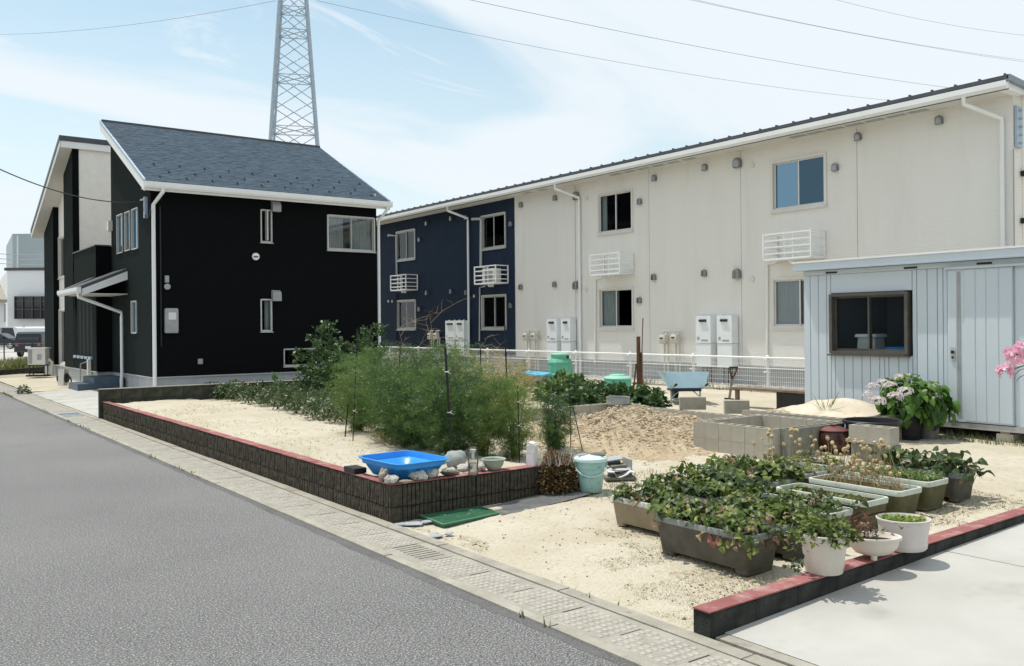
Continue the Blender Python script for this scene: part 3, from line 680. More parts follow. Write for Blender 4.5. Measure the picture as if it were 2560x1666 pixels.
vents(*z5(220, 620), *z5(1310, 400), 7); vents(*z4(290, 232), *z4(815, 128), 6); vents(*z3(930, 240), *z3(1120, 215), 2)
for i, (a, b) in enumerate(WY):
    for j, (z0, z1) in enumerate(((1.65, 2.83), (4.41, 5.60))):
        gm = MT['glass_blue'] if (i == 3 and j == 1) else (MT['glass_dim'] if i == 2 else MT['glass'])
        cu = {(0,0): [(.0,.35)], (0,1): None, (1,0): [(.55,1.)], (1,1): [(.02,.5)], (2,0): [(.5,1.)], (2,1): [(.85,1.)], (3,0): [(.0,.25), (.55,1.)], (3,1): None}[(i, j)]
        window(ap, '-X', AX, a, b, z0, z1, MT['offwhite'] if i > 1 else MT['alu'], gm, True, cu, .035, .05, order=(i+j) % 2, gm2=MT['glass_blue2'] if (i == 3 and j == 1) else None)
hoodS = hood_mesh(.14, .175, .09); hoodL = hood_mesh(.21, .245, .12)
for fn, pts, me in ((z3, [(332,410),(490,378),(286,514),(333,858),(490,848),(286,963),(940,290),(1160,245),(938,820),(1157,803)], hoodS),
                    (z3, [(587,371),(588,856),(875,413),(875,940)], hoodS), (z3, [(1298,232),(1297,808)], hoodL),
                    (z4, [(566,227),(867,164),(479,367),(563,817),(863,793),(477,955)], hoodS), (z4, [(1063,137),(1060,797)], hoodL), (z5, [(765,595),(588,832)], hoodS), (z5, [(1393,467)], hoodS)):
    for p in pts:
        y_, z_ = AP(*fn(*p)); inst('vent_hood', me, ap, (AX-.006, y_, z_))
cap_m = M().tube([(0,0,0), (-.03,0,0)], .065, 14).mesh('wall_cap', MT['offwhite'], True); capb = M().tube([(0,0,0), (-.03,0,0)], .055, 12).mesh('wall_cap', MT['alu'], True)
for fn, p, me in ((z4,(160,348),cap_m),(z4,(156,892),cap_m),(z4,(1145,153),cap_m),(z4,(1147,829),cap_m),(z3,(84,488),capb),(z3,(83,913),capb),(z3,(108,913),capb),(z3,(636,880),capb)):
    y_, z_ = AP(*fn(*p)); inst('wall_cap', me, ap, (AX-.008, y_, z_))
for fn, p, zb in ((z3, (605, 600), .3), (z4, (126, 700), .3), (z5, (1888, 800), .3)):     # downpipes
    y_ = AP(*fn(*p))[0]; g0 = Vector((AX-.655, y_+.42, 6.02))
    pipe(ap, 'downpipe', [g0, g0+Vector((0,0,-.14)), (AX-.07, y_, 5.60), (AX-.07, y_, 5.48), (AX-.07, y_, zb)], .042, 'white')
def cond(pts, mt='white', r=.032, d=.035):
    P = []
    for f_, p in pts: y_, z_ = AP(*f_(*p)); P.append((AX-d, y_, z_))
    pipe(ap, 'conduit', P, r, mt, 8)
cond([(z3,(95,486)),(z3,(135,492)),(z3,(139,740))], 'alu', .04); cond([(z3,(165,858)),(z3,(138,862)),(z3,(137,1165))], 'navy', .025)
cond([(z3,(625,383)),(z3,(676,381)),(z3,(684,390)),(z3,(682,690))], 'alu', .05); cond([(z3,(708,800)),(z3,(708,818)),(z3,(675,824)),(z3,(673,1170))], 'alu', .025)
cond([(z4,(255,812)),(z4,(250,822)),(z4,(216,832)),(z4,(214,1330))], 'beige', .03); cond([(z4,(1300,728)),(z4,(1240,745)),(z4,(1239,1360))], 'beige', .03)
def cage(px0, py0, px1, py1, unit=False, mt='white'):  # front-left and front-right top corners, photo pixels, front plane .6 out
    D = .56; y1, zt = AP(px0, py0, D); y0, _ = AP(px1, py1, D); h = .62; m = M(); r = .017
    m.box(AX-D, AX-.02, y0, y1, zt-h, zt-h+.045)
    for yy in (y0, y1): m.box(AX-D, AX-D+.035, yy-.0175, yy+.0175, zt-h+.045, zt); m.box(AX-.05, AX-.015, yy-.0175, yy+.0175, zt-h+.045, zt)
    cg = part('balcony_cage', m, MT[mt], ap)
    for q in range(4):
        z = zt-.018-q*.15; b = M(); b.box(AX-D+.004, AX-D+.03, y0+.018, y1-.018, z-.016, z+.016)
        for yy in (y0, y1): b.box(AX-D+.036, AX-.052, yy-.012, yy+.012, z-.016, z+.016)
        part('rail', b, MT[mt], cg)
    for fr in (.38, .56): b = M(); b.box(AX-D+.031, AX-D+.05, y0+(y1-y0)*fr-.016, y0+(y1-y0)*fr+.016, zt-h+.045, zt-.01); part('upright', b, MT[mt], cg)
    b = M(); b.box(AX-.4, AX-.2, (y0+y1)/2-.03, (y0+y1)/2+.03, zt-h-.09, zt-h); part('drain_spout', b, MT[mt], cg)
    if unit:
        b = M(); b.box(AX-.46, AX-.16, y0+.22, y1-.35, zt-h+.05, zt-.10); part('outdoor_unit', b, MT['offwhite'], cg)
        b = M(); b.box(AX-.475, AX-.462, y0+.30, y0+.72, zt-h+.10, zt-.16); part('fan_grille', b, MT['grey'], cg)
cage(*z3(92, 747), *z3(190, 741)); cage(*z3(633, 690), *z3(768, 680), True)
cage(*z4(177, 684), *z4(352, 662)); cage(*z4(1208, 564), *z4(1490, 532))
def heater(px, py, px2):                              # top-left front corner
    D = .27; y1, zt = AP(px, py, D); y0 = AP(px2, py, D)[0]; zt = 1.97
    c = M(); c.box(AX-D, AX-.03, y0, y1, 1.28, zt); hh = part('water_heater', c, MT['heater'], ap)
    c = M(); c.box(AX-D+.01, AX-.035, y0+.004, y1-.004, .68, 1.272); part('pipe_cover', c, MT['heater'], hh)
    c = M(); c.tube([(AX-D-.008, y0+.13, zt-.12), (AX-D-.008, y1-.13, zt-.12)], .034, 10); part('exhaust', c, MT['blackp'], hh)
    c = M(); c.box(AX-D-.003, AX-D+.002, y1-.12, y1-.05, 1.36, 1.44); c.box(AX-D-.003, AX-D+.002, y0+.08, y1-.18, 1.33, 1.37); part('notice', c, MT['grey'], hh)
    c = M(); c.box(AX-.2, AX-.16, y0+.1, y0+.16, zt, zt+.03); c.box(AX-.2, AX-.16, y1-.16, y1-.1, zt, zt+.03); part('bracket', c, MT['alu'], hh)
    c = M()
    for q in range(3): c.tube([(AX-.12-.03*q, y0+.12+.1*q, .27), (AX-.12-.03*q, y0+.12+.1*q, .68)], .018, 6)
    part('pipes', c, MT['blackp'], hh)
for f_, a, b in ((z3,(447,1050),(507,1)),(z3,(512,1050),(566,1)),(z3,(1100,1040),(1165,1)),(z3,(1192,1040),(1252,1)),(z4,(808,1062),(895,1)),(z4,(933,1062),(1022,1))): heater(*f_(*a), f_(b[0], a[1])[0])
def meter(px, py):
    y_, z_ = AP(px, py, .18); m = M(); m.rrect([(.075,.10,-.13),(.085,.11,-.10),(.085,.11,.06),(.07,.10,.10)], (AX-.2, y_, z_), .03); g = part('gas_meter', m, MT['meter'], ap, smooth=True)
    part('dial', M().box(AX-.295, AX-.283, y_-.05, y_+.06, z_+.0, z_+.035), MT['blackp'], g)
    p = M()
    for s in (-.07, .07): p.tube([(AX-.16, y_+s, z_+.06), (AX-.16, y_+s, z_+.19), (AX-.08, y_+s, z_+.19)], .024, 8); p.tube([(AX-.10, y_+s, z_-.05), (AX-.10, y_+s, .27)], .026, 8)
    part('gas_pipe', p, MT['meter'], g, smooth=True)
    part('pipe_boot', M().lathe([(.09,0),(.09,.05),(.05,.07)], (AX-.12, y_, .27), 12), MT['blackp'], g)
for f_, p in ((z4,(621,1185)),(z4,(689,1182)),(z3,(972,1140)),(z3,(1025,1140)),(z3,(354,1135)),(z3,(392,1135))): meter(*f_(*p))
# steel bracket and small fittings on the end wall
p = at_y(2541, 315, YS); m = M(); q0 = at_y(2541, 268, YS); q1 = at_y(2541, 370, YS)
m.box(q0.x-.11, q0.x+.11, YS-.06, YS-.012, q1.z, q0.z); br = part('wall_bracket', m, MT['galv'], ap)
bm = M().tube([(0,0,0),(0,-.06,0)], .022, 8).mesh('bolt', MT['galv'])
for k in range(5): inst('bolt', bm, br, (q0.x, YS-.05, q1.z+.08+k*(q0.z-q1.z-.16)/4))
for py in (435, 553): q = at_y(2554, py, YS); m = M(); m.box(q.x-.06, q.x+.06, YS-.09, YS-.012, q.z-.05, q.z+.05); part('cable_clamp', m, MT['blackp'], ap)
m = M(); m.tube([(at_y(2531, 390, YS).x, YS-.02, 5.0), (at_y(2531, 390, YS).x, YS-.02, .4)], .012, 6); part('cable', m, MT['grey'], ap)
# ---------------------------------------------------------------- dark house
HY, HX, HXE = 24.0, 6.08, 12.62; HG = .12; GZ = 5.50; RY, RZ = 28.52, 7.92
hs = thing('dark_house', 'modern black two-storey house with steep blue grey shingle roof and white trim', 'house', (HX, HY, HG))
def HF(px, py, d=0.): p = at_y(px, py, HY-d); return p.x, p.z         # garden facade
def HL(px, py, d=0.): p = at_x(px, py, HX-d); return p.y, p.z         # road facade of the main block
def hz2(x, y): return 560+x*.5165, 250+y*.5165
def hz1(x, y): return x*.5165, 250+y*.5165
fz = .50
def rectF(a, b): u0, z1 = HF(*a); u1, z0 = HF(*b); return (u0, u1, z0, z1)
wB = rectF(hz2(499, 556), hz2(729, 737)); wS1 = rectF(hz2(177, 531), hz2(231, 691)); wS2 = rectF(hz2(177, 965), hz2(231, 1120)); wL = rectF((709.5, 873), (850, 911))
part('garden_wall_cladding', siding('-Y', HY, HX, HXE, fz, GZ+.05, [wB, wS1, wS2, wL], .042, .005, .25), MT['black'], hs)
roofz = lambda y: GZ + (RZ-GZ)*(y-(HY-.35))/(RY-(HY-.35))
Ls = []
for a, b in ((568, 596), (606, 632), (640, 670)):
    u1, zt = HL(*hz1(a, {568: 562, 606: 548, 640: 533}[a])); u0, zb = HL(*hz1(b, {568: 738, 606: 726, 640: 718}[a])); Ls.append((u0, u1, zb, zt))
u1, zt = HL(*hz1(638, 976)); u0, zb = HL(*hz1(664, 1130)); Ls.append((u0, u1, zb, zt))
YC, XC, YBK = 28.49, 5.65, 31.88
part('road_wall_cladding', siding('-X', HX, HY, RY-.05, fz, 8.0, Ls, .042, .006, .25, (), lambda y: roofz(y)-.05), MT['black_lit'], hs)
m = M(); m.box(HXE-.02, HXE, HY+.01, RY, fz, GZ+.3); m.prism([(HY, GZ), (RY, GZ), (RY, RZ-.1)], 'x', HXE-.02, HXE); m.box(HX+.02, HXE, RY-.04, RY-.02, fz, RZ-.1)
part('rear_wall', m, MT['cream'], hs)  # unseen side, made cream to bounce sunlight onto the rear block
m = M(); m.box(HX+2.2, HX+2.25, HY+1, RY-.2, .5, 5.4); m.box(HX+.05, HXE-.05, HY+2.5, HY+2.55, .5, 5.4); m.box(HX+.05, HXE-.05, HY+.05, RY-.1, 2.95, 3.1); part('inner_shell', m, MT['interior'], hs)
m = M(); m.box(HX+.03, HXE-.03, HY+.03, RY, -.05, fz-.02); part('foundation', m, MT['found'], hs)
part('drip_flashing', M().box(HX-.022, HXE+.02, HY-.022, HY+.03, fz-.02, fz+.006), MT['alu'], hs); part('drip_flashing', M().box(HX-.022, HX+.03, HY+.032, 27.4, fz-.02, fz+.006), MT['alu'], hs)
# roof with real courses
X0, X1 = HX-.22, HXE+.24; sl_ = math.hypot(RY-(HY-.35), RZ-GZ); ty, tz = (RY-(HY-.35))/sl_, (RZ-GZ)/sl_; ny, nzz = -tz, ty
m = M(); m.prism([(HY-.35, GZ-.02), (HY-.35, GZ+.05), (RY+.12, RZ+.05+.12*tz/ty), (RY+.12, RZ-.08)], 'x', X0, X1); roof = part('roof', m, MT['shingle'], hs)
cm = M(); nc = 38; c_ = sl_/nc
for k in range(nc):
    rdm = random.Random(k); x = X0+.002
    while x < X1-.002:
        w_ = rdm.uniform(.16, .42); x2 = min(X1-.002, x+w_); t = rdm.choice((.007, .009, .012))
        s0 = k*c_; s1 = (k+1)*c_+.02; P = lambda s, h: (HY-.35+ty*s+ny*h, GZ+.05+tz*s+nzz*h)
        a = P(s0, .002); b = P(s0, t); c = P(s1, .004)
        cm.add([(x,a[0],a[1]),(x2,a[0],a[1]),(x2,b[0],b[1]),(x,b[0],b[1]),(x,c[0],c[1]),(x2,c[0],c[1])], [(0,1,2,3),(3,2,5,4),(0,3,4),(1,5,2)])
        x = x2
part('shingles', cm, MT['shingle'], roof, kind='stuff')
m = M(); m.box(X0, X1, RY+.02, RY+.14, RZ+.06, RZ+.13); part('ridge_cap', m, MT['roofmetal'], roof)
sg = M(); sg.box(-.022, .022, -.018, .018, 0, .035).box(-.018, .018, -.05, -.018, 0, .012); sgm = sg.mesh('snow_guard', MT['roofmetal'])
for r_, off in ((.35, 0), (.80, .34), (1.45, .1)):
    for k in range(10):
        x = X0+.45+off+k*.68
        if x > X1-.2: continue
        inst('snow_guard', sgm, roof, (x, HY-.35+ty*r_+ny*.02, GZ+.05+tz*r_+nzz*.02))
def verge(x0, x1):
    f = M(); f.prism([(HY-.37, GZ-.22), (HY-.37, GZ+.02), (RY+.14, RZ+.05), (RY+.14, RZ-.19)], 'x', x0, x1); part('barge_board', f, MT['white'], hs)
    f = M(); f.prism([(HY-.38, GZ+.022), (HY-.38, GZ+.085), (RY+.15, RZ+.115), (RY+.15, RZ+.052)], 'x', x0-.012, x1+.012); part('verge_flashing', f, MT['galv'], hs)
verge(X0-.03, X0-.002); verge(X1+.002, X1+.03)
part('eave_soffit', M().box(X0, X1, HY-.34, HY+.01, GZ-.14, GZ-.11), MT['soffit'], hs)
part('eave_fascia', M().box(X0, X1, HY-.37, HY-.345, GZ-.20, GZ+.02), MT['white'], hs)
m = M(); m.prism([(HY-.375, GZ+.02), (HY-.375, GZ-.10), (HY-.40, GZ-.14), (HY-.46, GZ-.14), (HY-.49, GZ-.09), (HY-.49, GZ+.02), (HY-.475, GZ+.02), (HY-.46, GZ-.03), (HY-.40, GZ-.03)], 'x', X0-.02, X1+.06); part('gutter', m, MT['white'], hs)
pipe(hs, 'downpipe', [(HX+.2, HY-.43, GZ-.13), (HX+.2, HY-.43, GZ-.22), (HX+.055, HY-.06, GZ-.52), (HX+.055, HY-.06, .1)], .05, 'white')
pipe(hs, 'downpipe', [(HXE+.16, HY-.43, GZ-.13), (HXE+.16, HY-.43, GZ-.20), (HXE+.05, HY-.04, GZ-.5), (HXE+.05, HY-.04, .1)], .045, 'white')
window(hs, '-Y', HY, *wB, MT['alu'], MT['glass'], True, [(.03,.36),(.5,.98)], .03, .032, sw=.026)
window(hs, '-Y', HY, *wS1, MT['alu'], MT['glass_dim'], False, None, .03, .024, sw=.012); window(hs, '-Y', HY, *wS2, MT['alu'], MT['glass_dim'], False, [(.5,1.)], .03, .024, sw=.012)
window(hs, '-Y', HY, *wL, MT['alu'], MT['glass_dim'], True, None, .03, .016, sw=.016)
m = M(); m.box(wS1[0]+.12, wS1[0]+.16, HY-.16, HY-.01, wS1[2]+.04, wS1[3]-.02); part('open_sash', m, MT['alu'], hs)
for i, o in enumerate(Ls): window(hs, '-X', HX, *o, MT['alu'], MT['glass_blue'], False, None, .03, .022, sill=False, sw=.014)
hoodF = M()
for p in ((247, 516), (249, 947)):
    u, z = HF(*hz2(*p)); m = M(); m.prism([(HY, z-.16), (HY-.16, z-.16), (HY-.16, z+.02), (HY-.13, z+.09), (HY-.06, z+.14), (HY, z+.15)], 'x', u-.12, u+.12); part('vent_hood', m, MT['grey'], hs)
u, z = HF(*hz2(152, 759)); m = M(); m.tube([(u, HY, z), (u, HY-.05, z)], .10, 18); c = part('round_vent', m, MT['white'], hs); part('louvre', M().box(u-.06, u+.06, HY-.062, HY-.052, z-.025, z+.01), MT['blackp'], c)
u, z = HF(*hz1(826, 1070)); m = M(); m.rrect([(.16,.05,-.32),(.17,.07,-.28),(.17,.07,.30),(.15,.05,.33)], (u, HY-.07, z), .03); mb = part('electric_meter', m, MT['grey'], hs, smooth=True); part('dial', M().box(u-.09, u+.10, HY-.148, HY-.142, z+.03, z+.22), MT['offwhite'], mb)
u, z = HF(*hz1(806, 868)); m = M(); m.box(u-.05, u+.05, HY-.06, HY, z-.09, z+.09); lf = part('wall_fitting', m, MT['grey'], hs); m = M(); m.tube([(u, HY-.05, z-.2), (u, HY-.09, z-.2)], .08, 12); part('ring', m, MT['grey'], lf)
u, z = HF(*hz1(968, 1266)); part('wall_socket', M().box(u-.06, u+.06, HY-.05, HY, z-.07, z+.07), MT['grey'], hs)
u = HF(*hz1(777, 900))[0]; pipe(hs, 'conduit', [(u, HY-.03, 4.95), (u, HY-.03, 1.3)], .02, 'blackp', 6)
u, z = HL(*hz1(712, 517)); m = M(); m.box(HX-.08, HX, u-.06, u+.06, z-.3, z+.25); m.tube([(HX-.05, u, z+.2), (HX-.05, u+.45, z+.22)], .025, 6); part('cable_bracket', m, MT['galv'], hs)
u, z = HL(*hz1(541, 610)); part('wall_light', M().box(HX-.12, HX, u-.1, u+.1, z-.16, z+.14), MT['offwhite'], hs)
# low block with balcony parapet (entrance), tall rear block
PZ = 4.25
sl5 = []
for k in range(5):
    ya = at_x(*hz1(364+k*18, 1100), XC).y; yb2 = at_x(*hz1(373+k*18, 1100), XC).y; sl5.append((yb2, ya, .95, 3.05))
part('entrance_wall_cladding', siding('-X', XC, YC, YBK, fz, PZ, sl5, .042, .006, .25), MT['black_lit'], hs)
m = siding('-Y', YC, XC, HX+.02, fz, PZ, (), .042, .006, .25); part('entrance_side_cladding', m, MT['black'], hs)
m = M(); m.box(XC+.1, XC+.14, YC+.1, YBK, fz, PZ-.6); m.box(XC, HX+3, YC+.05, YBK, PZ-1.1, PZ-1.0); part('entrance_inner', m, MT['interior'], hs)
part('parapet_cap', M().box(XC-.03, XC+.12, YC-.03, YBK-.02, PZ, PZ+.035), MT['roofmetal'], hs); part('parapet_cap', M().box(XC+.121, HX-.01, YC-.03, YC+.12, PZ, PZ+.035), MT['roofmetal'], hs)
m = M(); m.box(XC+.03, 11, YC+.03, 38, -.05, fz-.02); part('foundation', m, MT['found'], hs); part('drip_flashing', M().box(XC-.022, XC+.03, YC-.02, 37.0, fz-.02, fz+.006), MT['alu'], hs)
for a, b, c, d in sl5: m = M(); m.box(XC-.06, XC+.03, a-.05, b+.05, c-.10, c-.02); part('slit_sill', m, MT['galv'], hs)
BY0, BY1, BZ0, BZ1 = 32.5, 37.87, 8.02, 5.50
rb = lambda y: BZ0-.16 + (BZ1-BZ0)*(y-BY0)/(BY1-BY0)
part('cream_wall', siding('-Y', YBK, XC+.18, 11.0, PZ-.6, 7.86, (), .068, .008, .2), MT['cream'], hs)
def XB(x): return at_x(*hz1(x, 900), XC).y
y_a, y_b, y_c, y_d = YBK, XB(314), XB(262), 37.5
part('dark_pier', siding('-X', XC-.02, y_a, y_b, fz, 8.0, (), .042, .006, .25, (), rb), MT['black_lit'], hs); part('dark_pier_side', siding('-Y', YBK-.02, XC-.02, XC+.175, PZ-.6, 7.86, (), .042, .006, .25), MT['black'], hs)
part('dark_pier', siding('-X', XC-.02, y_c, y_d, fz, 8.0, (), .042, .006, .25, (), rb), MT['black_lit'], hs)
m = M(); m.box(XC-.02, XC+.3, y_c-.003, y_c, fz, 6.2); part('pier_return', m, MT['black'], hs)
XW = XC+.16
def zB(y): return at_x(*hz1(290, y), XW).z
w1 = (y_b+.03, y_c-.02, zB(865), zB(665)); w2 = (y_b+.03, y_c-.02, zB(1278), zB(1015))
part('cream_strip', siding('-X', XW, y_b, y_c, fz, 8.0, [w1, w2], .068, .008, .2, (), rb), MT['cream'], hs)
for w_ in (w1, w2): window(hs, '-X', XW, *w_, MT['offwhite'], MT['glass'], True, [(0.,.3),(.7,1.)], .03, .05)
m = M(); m.prism([(BY0-.75, BZ0-.02), (BY0-.75, BZ0+.12), (BY0, BZ0+.12), (BY1, BZ1+.12), (BY1, BZ1)] if False else [(BY0-.75, BZ0-.10), (BY0-.75, BZ0+.06), (BY1, BZ1+.08), (BY1, BZ1-.06)], 'x', XC-.42, 11.3); part('rear_roof', m, MT['roofmetal'], hs)
m = M(); m.prism([(BY0-.72, BZ0-.30), (BY0-.72, BZ0-.105), (BY1-.02, BZ1-.065), (BY1-.02, BZ1-.24)], 'x', XC-.40, XC-.37); part('barge_board', m, MT['white'], hs)
part('rear_fascia', M().box(XC-.36, 11.2, BY0-.72, BY0-.69, BZ0-.32, BZ0-.11), MT['white'], hs)
m = M(); m.prism([(BY0-.68, BZ0-.30), (BY0-.68, BZ0-.27), (BY1-.05, BZ1-.20), (BY1-.05, BZ1-.23)], 'x', XC-.365, XC+.2); part('verge_soffit', m, MT['soffit'], hs)
part('eave_soffit', M().box(XC+.2, 11.2, BY0-.685, YBK, BZ0-.30, BZ0-.27), MT['soffit'], hs)
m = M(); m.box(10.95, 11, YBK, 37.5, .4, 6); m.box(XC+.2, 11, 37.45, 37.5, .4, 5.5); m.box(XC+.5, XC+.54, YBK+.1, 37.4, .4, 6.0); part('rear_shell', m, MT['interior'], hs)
# porch canopy
cz0 = 2.86; cyn, cyf = 26.45, 29.35
m = M(); m.prism([(XC-.78, cz0+.02), (XC-.78, cz0+.10), (HX-.01, cz0+.62), (HX-.01, cz0+.54)], 'y', cyn+.03, YC-.02); m.prism([(XC-.78, cz0+.02), (XC-.78, cz0+.10), (XC-.035, cz0+.46), (XC-.035, cz0+.38)], 'y', YC-.018, cyf); can = part('porch_canopy', m, MT['roofmetal'], hs)
m = M(); m.prism([(XC-.76, cz0-.16), (XC-.76, cz0+.015), (HX-.01, cz0+.535), (HX-.01, cz0+.30)], 'y', cyn, cyn+.028); part('canopy_side', m, MT['white'], can)
m = M(); m.box(XC-.76, HX-.01, cyn+.03, YC-.03, cz0-.12, cz0-.10); part('canopy_soffit', m, MT['offwhite'], can)
m = M(); m.prism([(XC-.785, cz0-.10), (XC-.785, cz0+.06), (XC-.90, cz0+.06), (XC-.90, cz0-.04), (XC-.86, cz0-.10)], 'y', cyn-.04, cyf+.05); part('canopy_gutter', m, MT['white'], can)
py_ = at_x(304, 800, HX-.1).y
pipe(hs, 'downpipe', [(XC-.84, cyn+.1, cz0-.08), (XC-.84, cyn+.1, cz0-.2), (HX-.1, py_, cz0-.62), (HX-.1, py_, cz0-.75), (HX-.1, py_, .45), (HX-.13, py_-.05, .36), (HX-.13, py_-.05, .10)], .045, 'white')
st = part('entrance_step', M().box(XC-.38, HX-.02, 26.95, YC-.03, .0, .40), MT['step'], hs); part('lower_step', M().box(XC-.80, XC-.381, 26.95, YC-.2, .0, .24), MT['step'], st)
p = at_x(222, 925, XC-.06); m = M(); m.box(XC-.1, XC-.01, p.y-.08, p.y+.08, .38, .85); g = part('tap_box', m, MT['offwhite'], hs); m = M(); m.tube([(XC-.1, p.y+.08, .78), (XC-.25, p.y+.2, .72), (XC-.26, p.y+.22, .2)], .02, 6); part('hose', m, MT['grey'], g)
# ---------------------------------------------------------------- shed
SX = 11.6; SB, STP = .44, 2.545
def z6(x, y): return 1900+x*.355, 600+y*.355
def SP(x, y=700): p = at_x(*z6(x, y), SX); return p.y, p.z
SYL = SP(307)[0]; SYR = 2.3
sd = thing('prefab_shed', 'pale blue steel prefab shed with a dark framed window standing on concrete blocks', 'shed', (SX, SYL, .2))
core = M(); core.box(SX+.045, SX+2.3, SYR, SYL-.02, SB, SB+.05); core.box(SX+2.26, SX+2.3, SYR, SYL-.02, SB, STP); core.box(SX+.04, SX+2.3, SYL-.03, SYL-.012, SB, STP); core.box(SX+.04, SX+2.3, SYR, SYR+.02, SB, STP); core.box(SX+.045, SX+2.3, SYR, SYL-.02, STP-.02, STP+.02)
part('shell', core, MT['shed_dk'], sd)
wy1, wz1 = SP(503, 386); wy0, wz0 = SP(1046, 803); wz1 = 2.10; wz0 = 1.28; wz1 = SP(770, 375)[1]; wz0 = SP(770, 803)[1]
def panel(x0, x1, z0, z1, name='wall_panel', d=.0):
    y1 = SP(x0)[0]-.0015; y0 = (SP(x1)[0] if x1 < 3000 else SYR)+.0015; m = M()
    m.hexa([(SX+.004-d, y0+.005, z0), (SX+.03-d, y0, z0), (SX+.03-d, y1, z0), (SX+.004-d, y1-.005, z0)][::-1], [(SX+.004-d, y0+.005, z1), (SX+.03-d, y0, z1), (SX+.03-d, y1, z1), (SX+.004-d, y1-.005, z1)][::-1]); return part(name, m, MT['shed'], sd)
TZ = 2.472
for a, b in zip((309, 355, 412, 470), (355, 412, 470, 500)): panel(a, b, SB, TZ)
panel(500, 1073, wz1+.02, TZ)
for a, b in zip((500, 528, 590, 652, 715, 775, 840, 875, 905, 975, 1040), (528, 590, 652, 715, 775, 840, 875, 905, 975, 1040, 1073)): panel(a, b, SB, wz0-.02)
for a, b in zip((1073, 1105, 1178, 1250, 1290), (1105, 1178, 1250, 1290, 1322)): panel(a, b, SB, TZ)
m = M(); m.box(SX-.006, SX+.06, SYR, SYL-.012, TZ+.004, STP); hd = part('head_beam', m, MT['shed'], sd)
for x in (505, 1062, 1582):
    y_, z_ = SP(x, 218); m = M(); m.box(SX-.012, SX-.0065, y_-.095, y_+.095, TZ+.018, TZ+.045); part('vent_slot', m, MT['blackp'], hd); m = M(); m.box(SX-.010, SX-.0066, y_-.115, y_+.115, TZ+.0455, TZ+.055); m.box(SX-.010, SX-.0066, y_-.115, y_+.115, TZ+.008, TZ+.0175); part('vent_frame', m, MT['shed'], hd)
rfm = M(); rfm.box(SX-.13, SX+2.45, SYR-.1, SYL+.09, STP+.006, STP+.135); roofs = part('roof', rfm, MT['shed'], sd)
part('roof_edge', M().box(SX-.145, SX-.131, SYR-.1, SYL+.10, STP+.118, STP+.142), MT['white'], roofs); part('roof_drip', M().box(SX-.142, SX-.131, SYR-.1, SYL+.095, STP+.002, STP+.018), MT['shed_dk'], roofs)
part('base_beam', M().box(SX-.015, SX+.10, SYR, SYL-.01, SB-.075, SB-.003), MT['alu'], sd); part('base_frame', M().box(SX+.101, SX+2.3, SYR, SYL-.02, SB-.07, SB-.01), MT['galv'], sd)
# window
w = window(sd, '-X', SX, SP(1046)[0], SP(503)[0], wz0, wz1, MT['darkalu'], MT['glass_dim'], True, None, .045, .036, True, sw=.026)
m = M(); m.box(SX+.03, SX+.06, wy0-.02, wy0-.002, wz0, wz1)
sx = thing('storage_box', 'white plastic stool seen through the left pane of the shed window', 'stool', (SX+.36, SP(630)[0]-.12, SB+.05)); b = sx.location
m = M(); m.rrect([(.16,.16,0),(.14,.14,.30)], (b.x, b.y, b.z+.75), .04); part('body', m, MT['offwhite'], sx); part('seat', M().rrect([(.17,.17,1.05),(.18,.18,1.06),(.17,.17,1.10)], (b.x, b.y, b.z), .05), MT['white'], sx); part('stand', M().box(b.x-.2, b.x+.2, b.y-.2, b.y+.2, b.z, b.z+.748), MT['grey'], sx)
sx = thing('storage_drum', 'pale bucket on a blue crate seen through the right pane of the shed window', 'bucket', (SX+.40, SP(985)[0]-.14, SB+.05)); b = sx.location
part('crate', M().box(b.x-.25, b.x+.25, b.y-.25, b.y+.45, b.z, b.z+.92), MT['bluetub'], sx); part('drum', M().lathe([(.15,.922),(.19,1.3),(.20,1.3),(.20,1.33),(.18,1.33)], (b.x, b.y, b.z), 20), MT['offwhite'], sx)
# door and rail
dr = M(); y1 = SP(1328)[0]; y0 = SP(1786)[0]; dr.box(SX-.02, SX+.02, y0, y1, SB+.01, TZ-.03); door = part('sliding_door', dr, MT['shed'], sd)
for a, b in zip((1330, 1447, 1527, 1602, 1692), (1393, 1523, 1598, 1688, 1783)):
    ya, yb = SP(a)[0], SP(b)[0]; m = M(); m.hexa([(SX-.022, yb, SB+.03), (SX-.022, ya, SB+.03), (SX-.028, ya-.008, SB+.03), (SX-.028, yb+.008, SB+.03)], [(SX-.022, yb, TZ-.04), (SX-.022, ya, TZ-.04), (SX-.028, ya-.008, TZ-.04), (SX-.028, yb+.008, TZ-.04)]); part('rib_panel', m, MT['shed'], door)
m = M(); m.box(SX-.026, SX-.021, SP(1420)[0], SP(1397)[0], SB+.08, TZ-.06); part('pull_groove', m, MT['grey'], door)
m = M(); m.box(SX-.042, SX-.035, SP(1384)[0], SP(1352)[0], 1.24, 1.42); hnd = part('lock_plate', m, MT['alu'], door); m = M(); m.tube([(SX-.043, SP(1368)[0], 1.36), (SX-.058, SP(1368)[0], 1.36)], .022, 12); m.tube([(SX-.043, SP(1368)[0], 1.29), (SX-.05, SP(1368)[0], 1.29)], .016, 10); part('lock', m, MT['blackp'], hnd)
part('door_rail', M().box(SX-.055, SX-.007, SYR, SP(1318)[0], TZ-.028, TZ+.004), MT['shed'], sd)
yy = SP(1786)[0]-.003; m = M(); m.box(SX+.02, SX+.04, SYR, yy, SB, TZ); part('wall_panel', m, MT['shed'], sd)
for k in range(6):
    ya = yy-.02-.2*k; m = M(); m.box(SX+.008, SX+.019, ya-.17, ya, SB, TZ); part('wall_panel', m, MT['shed'], sd)
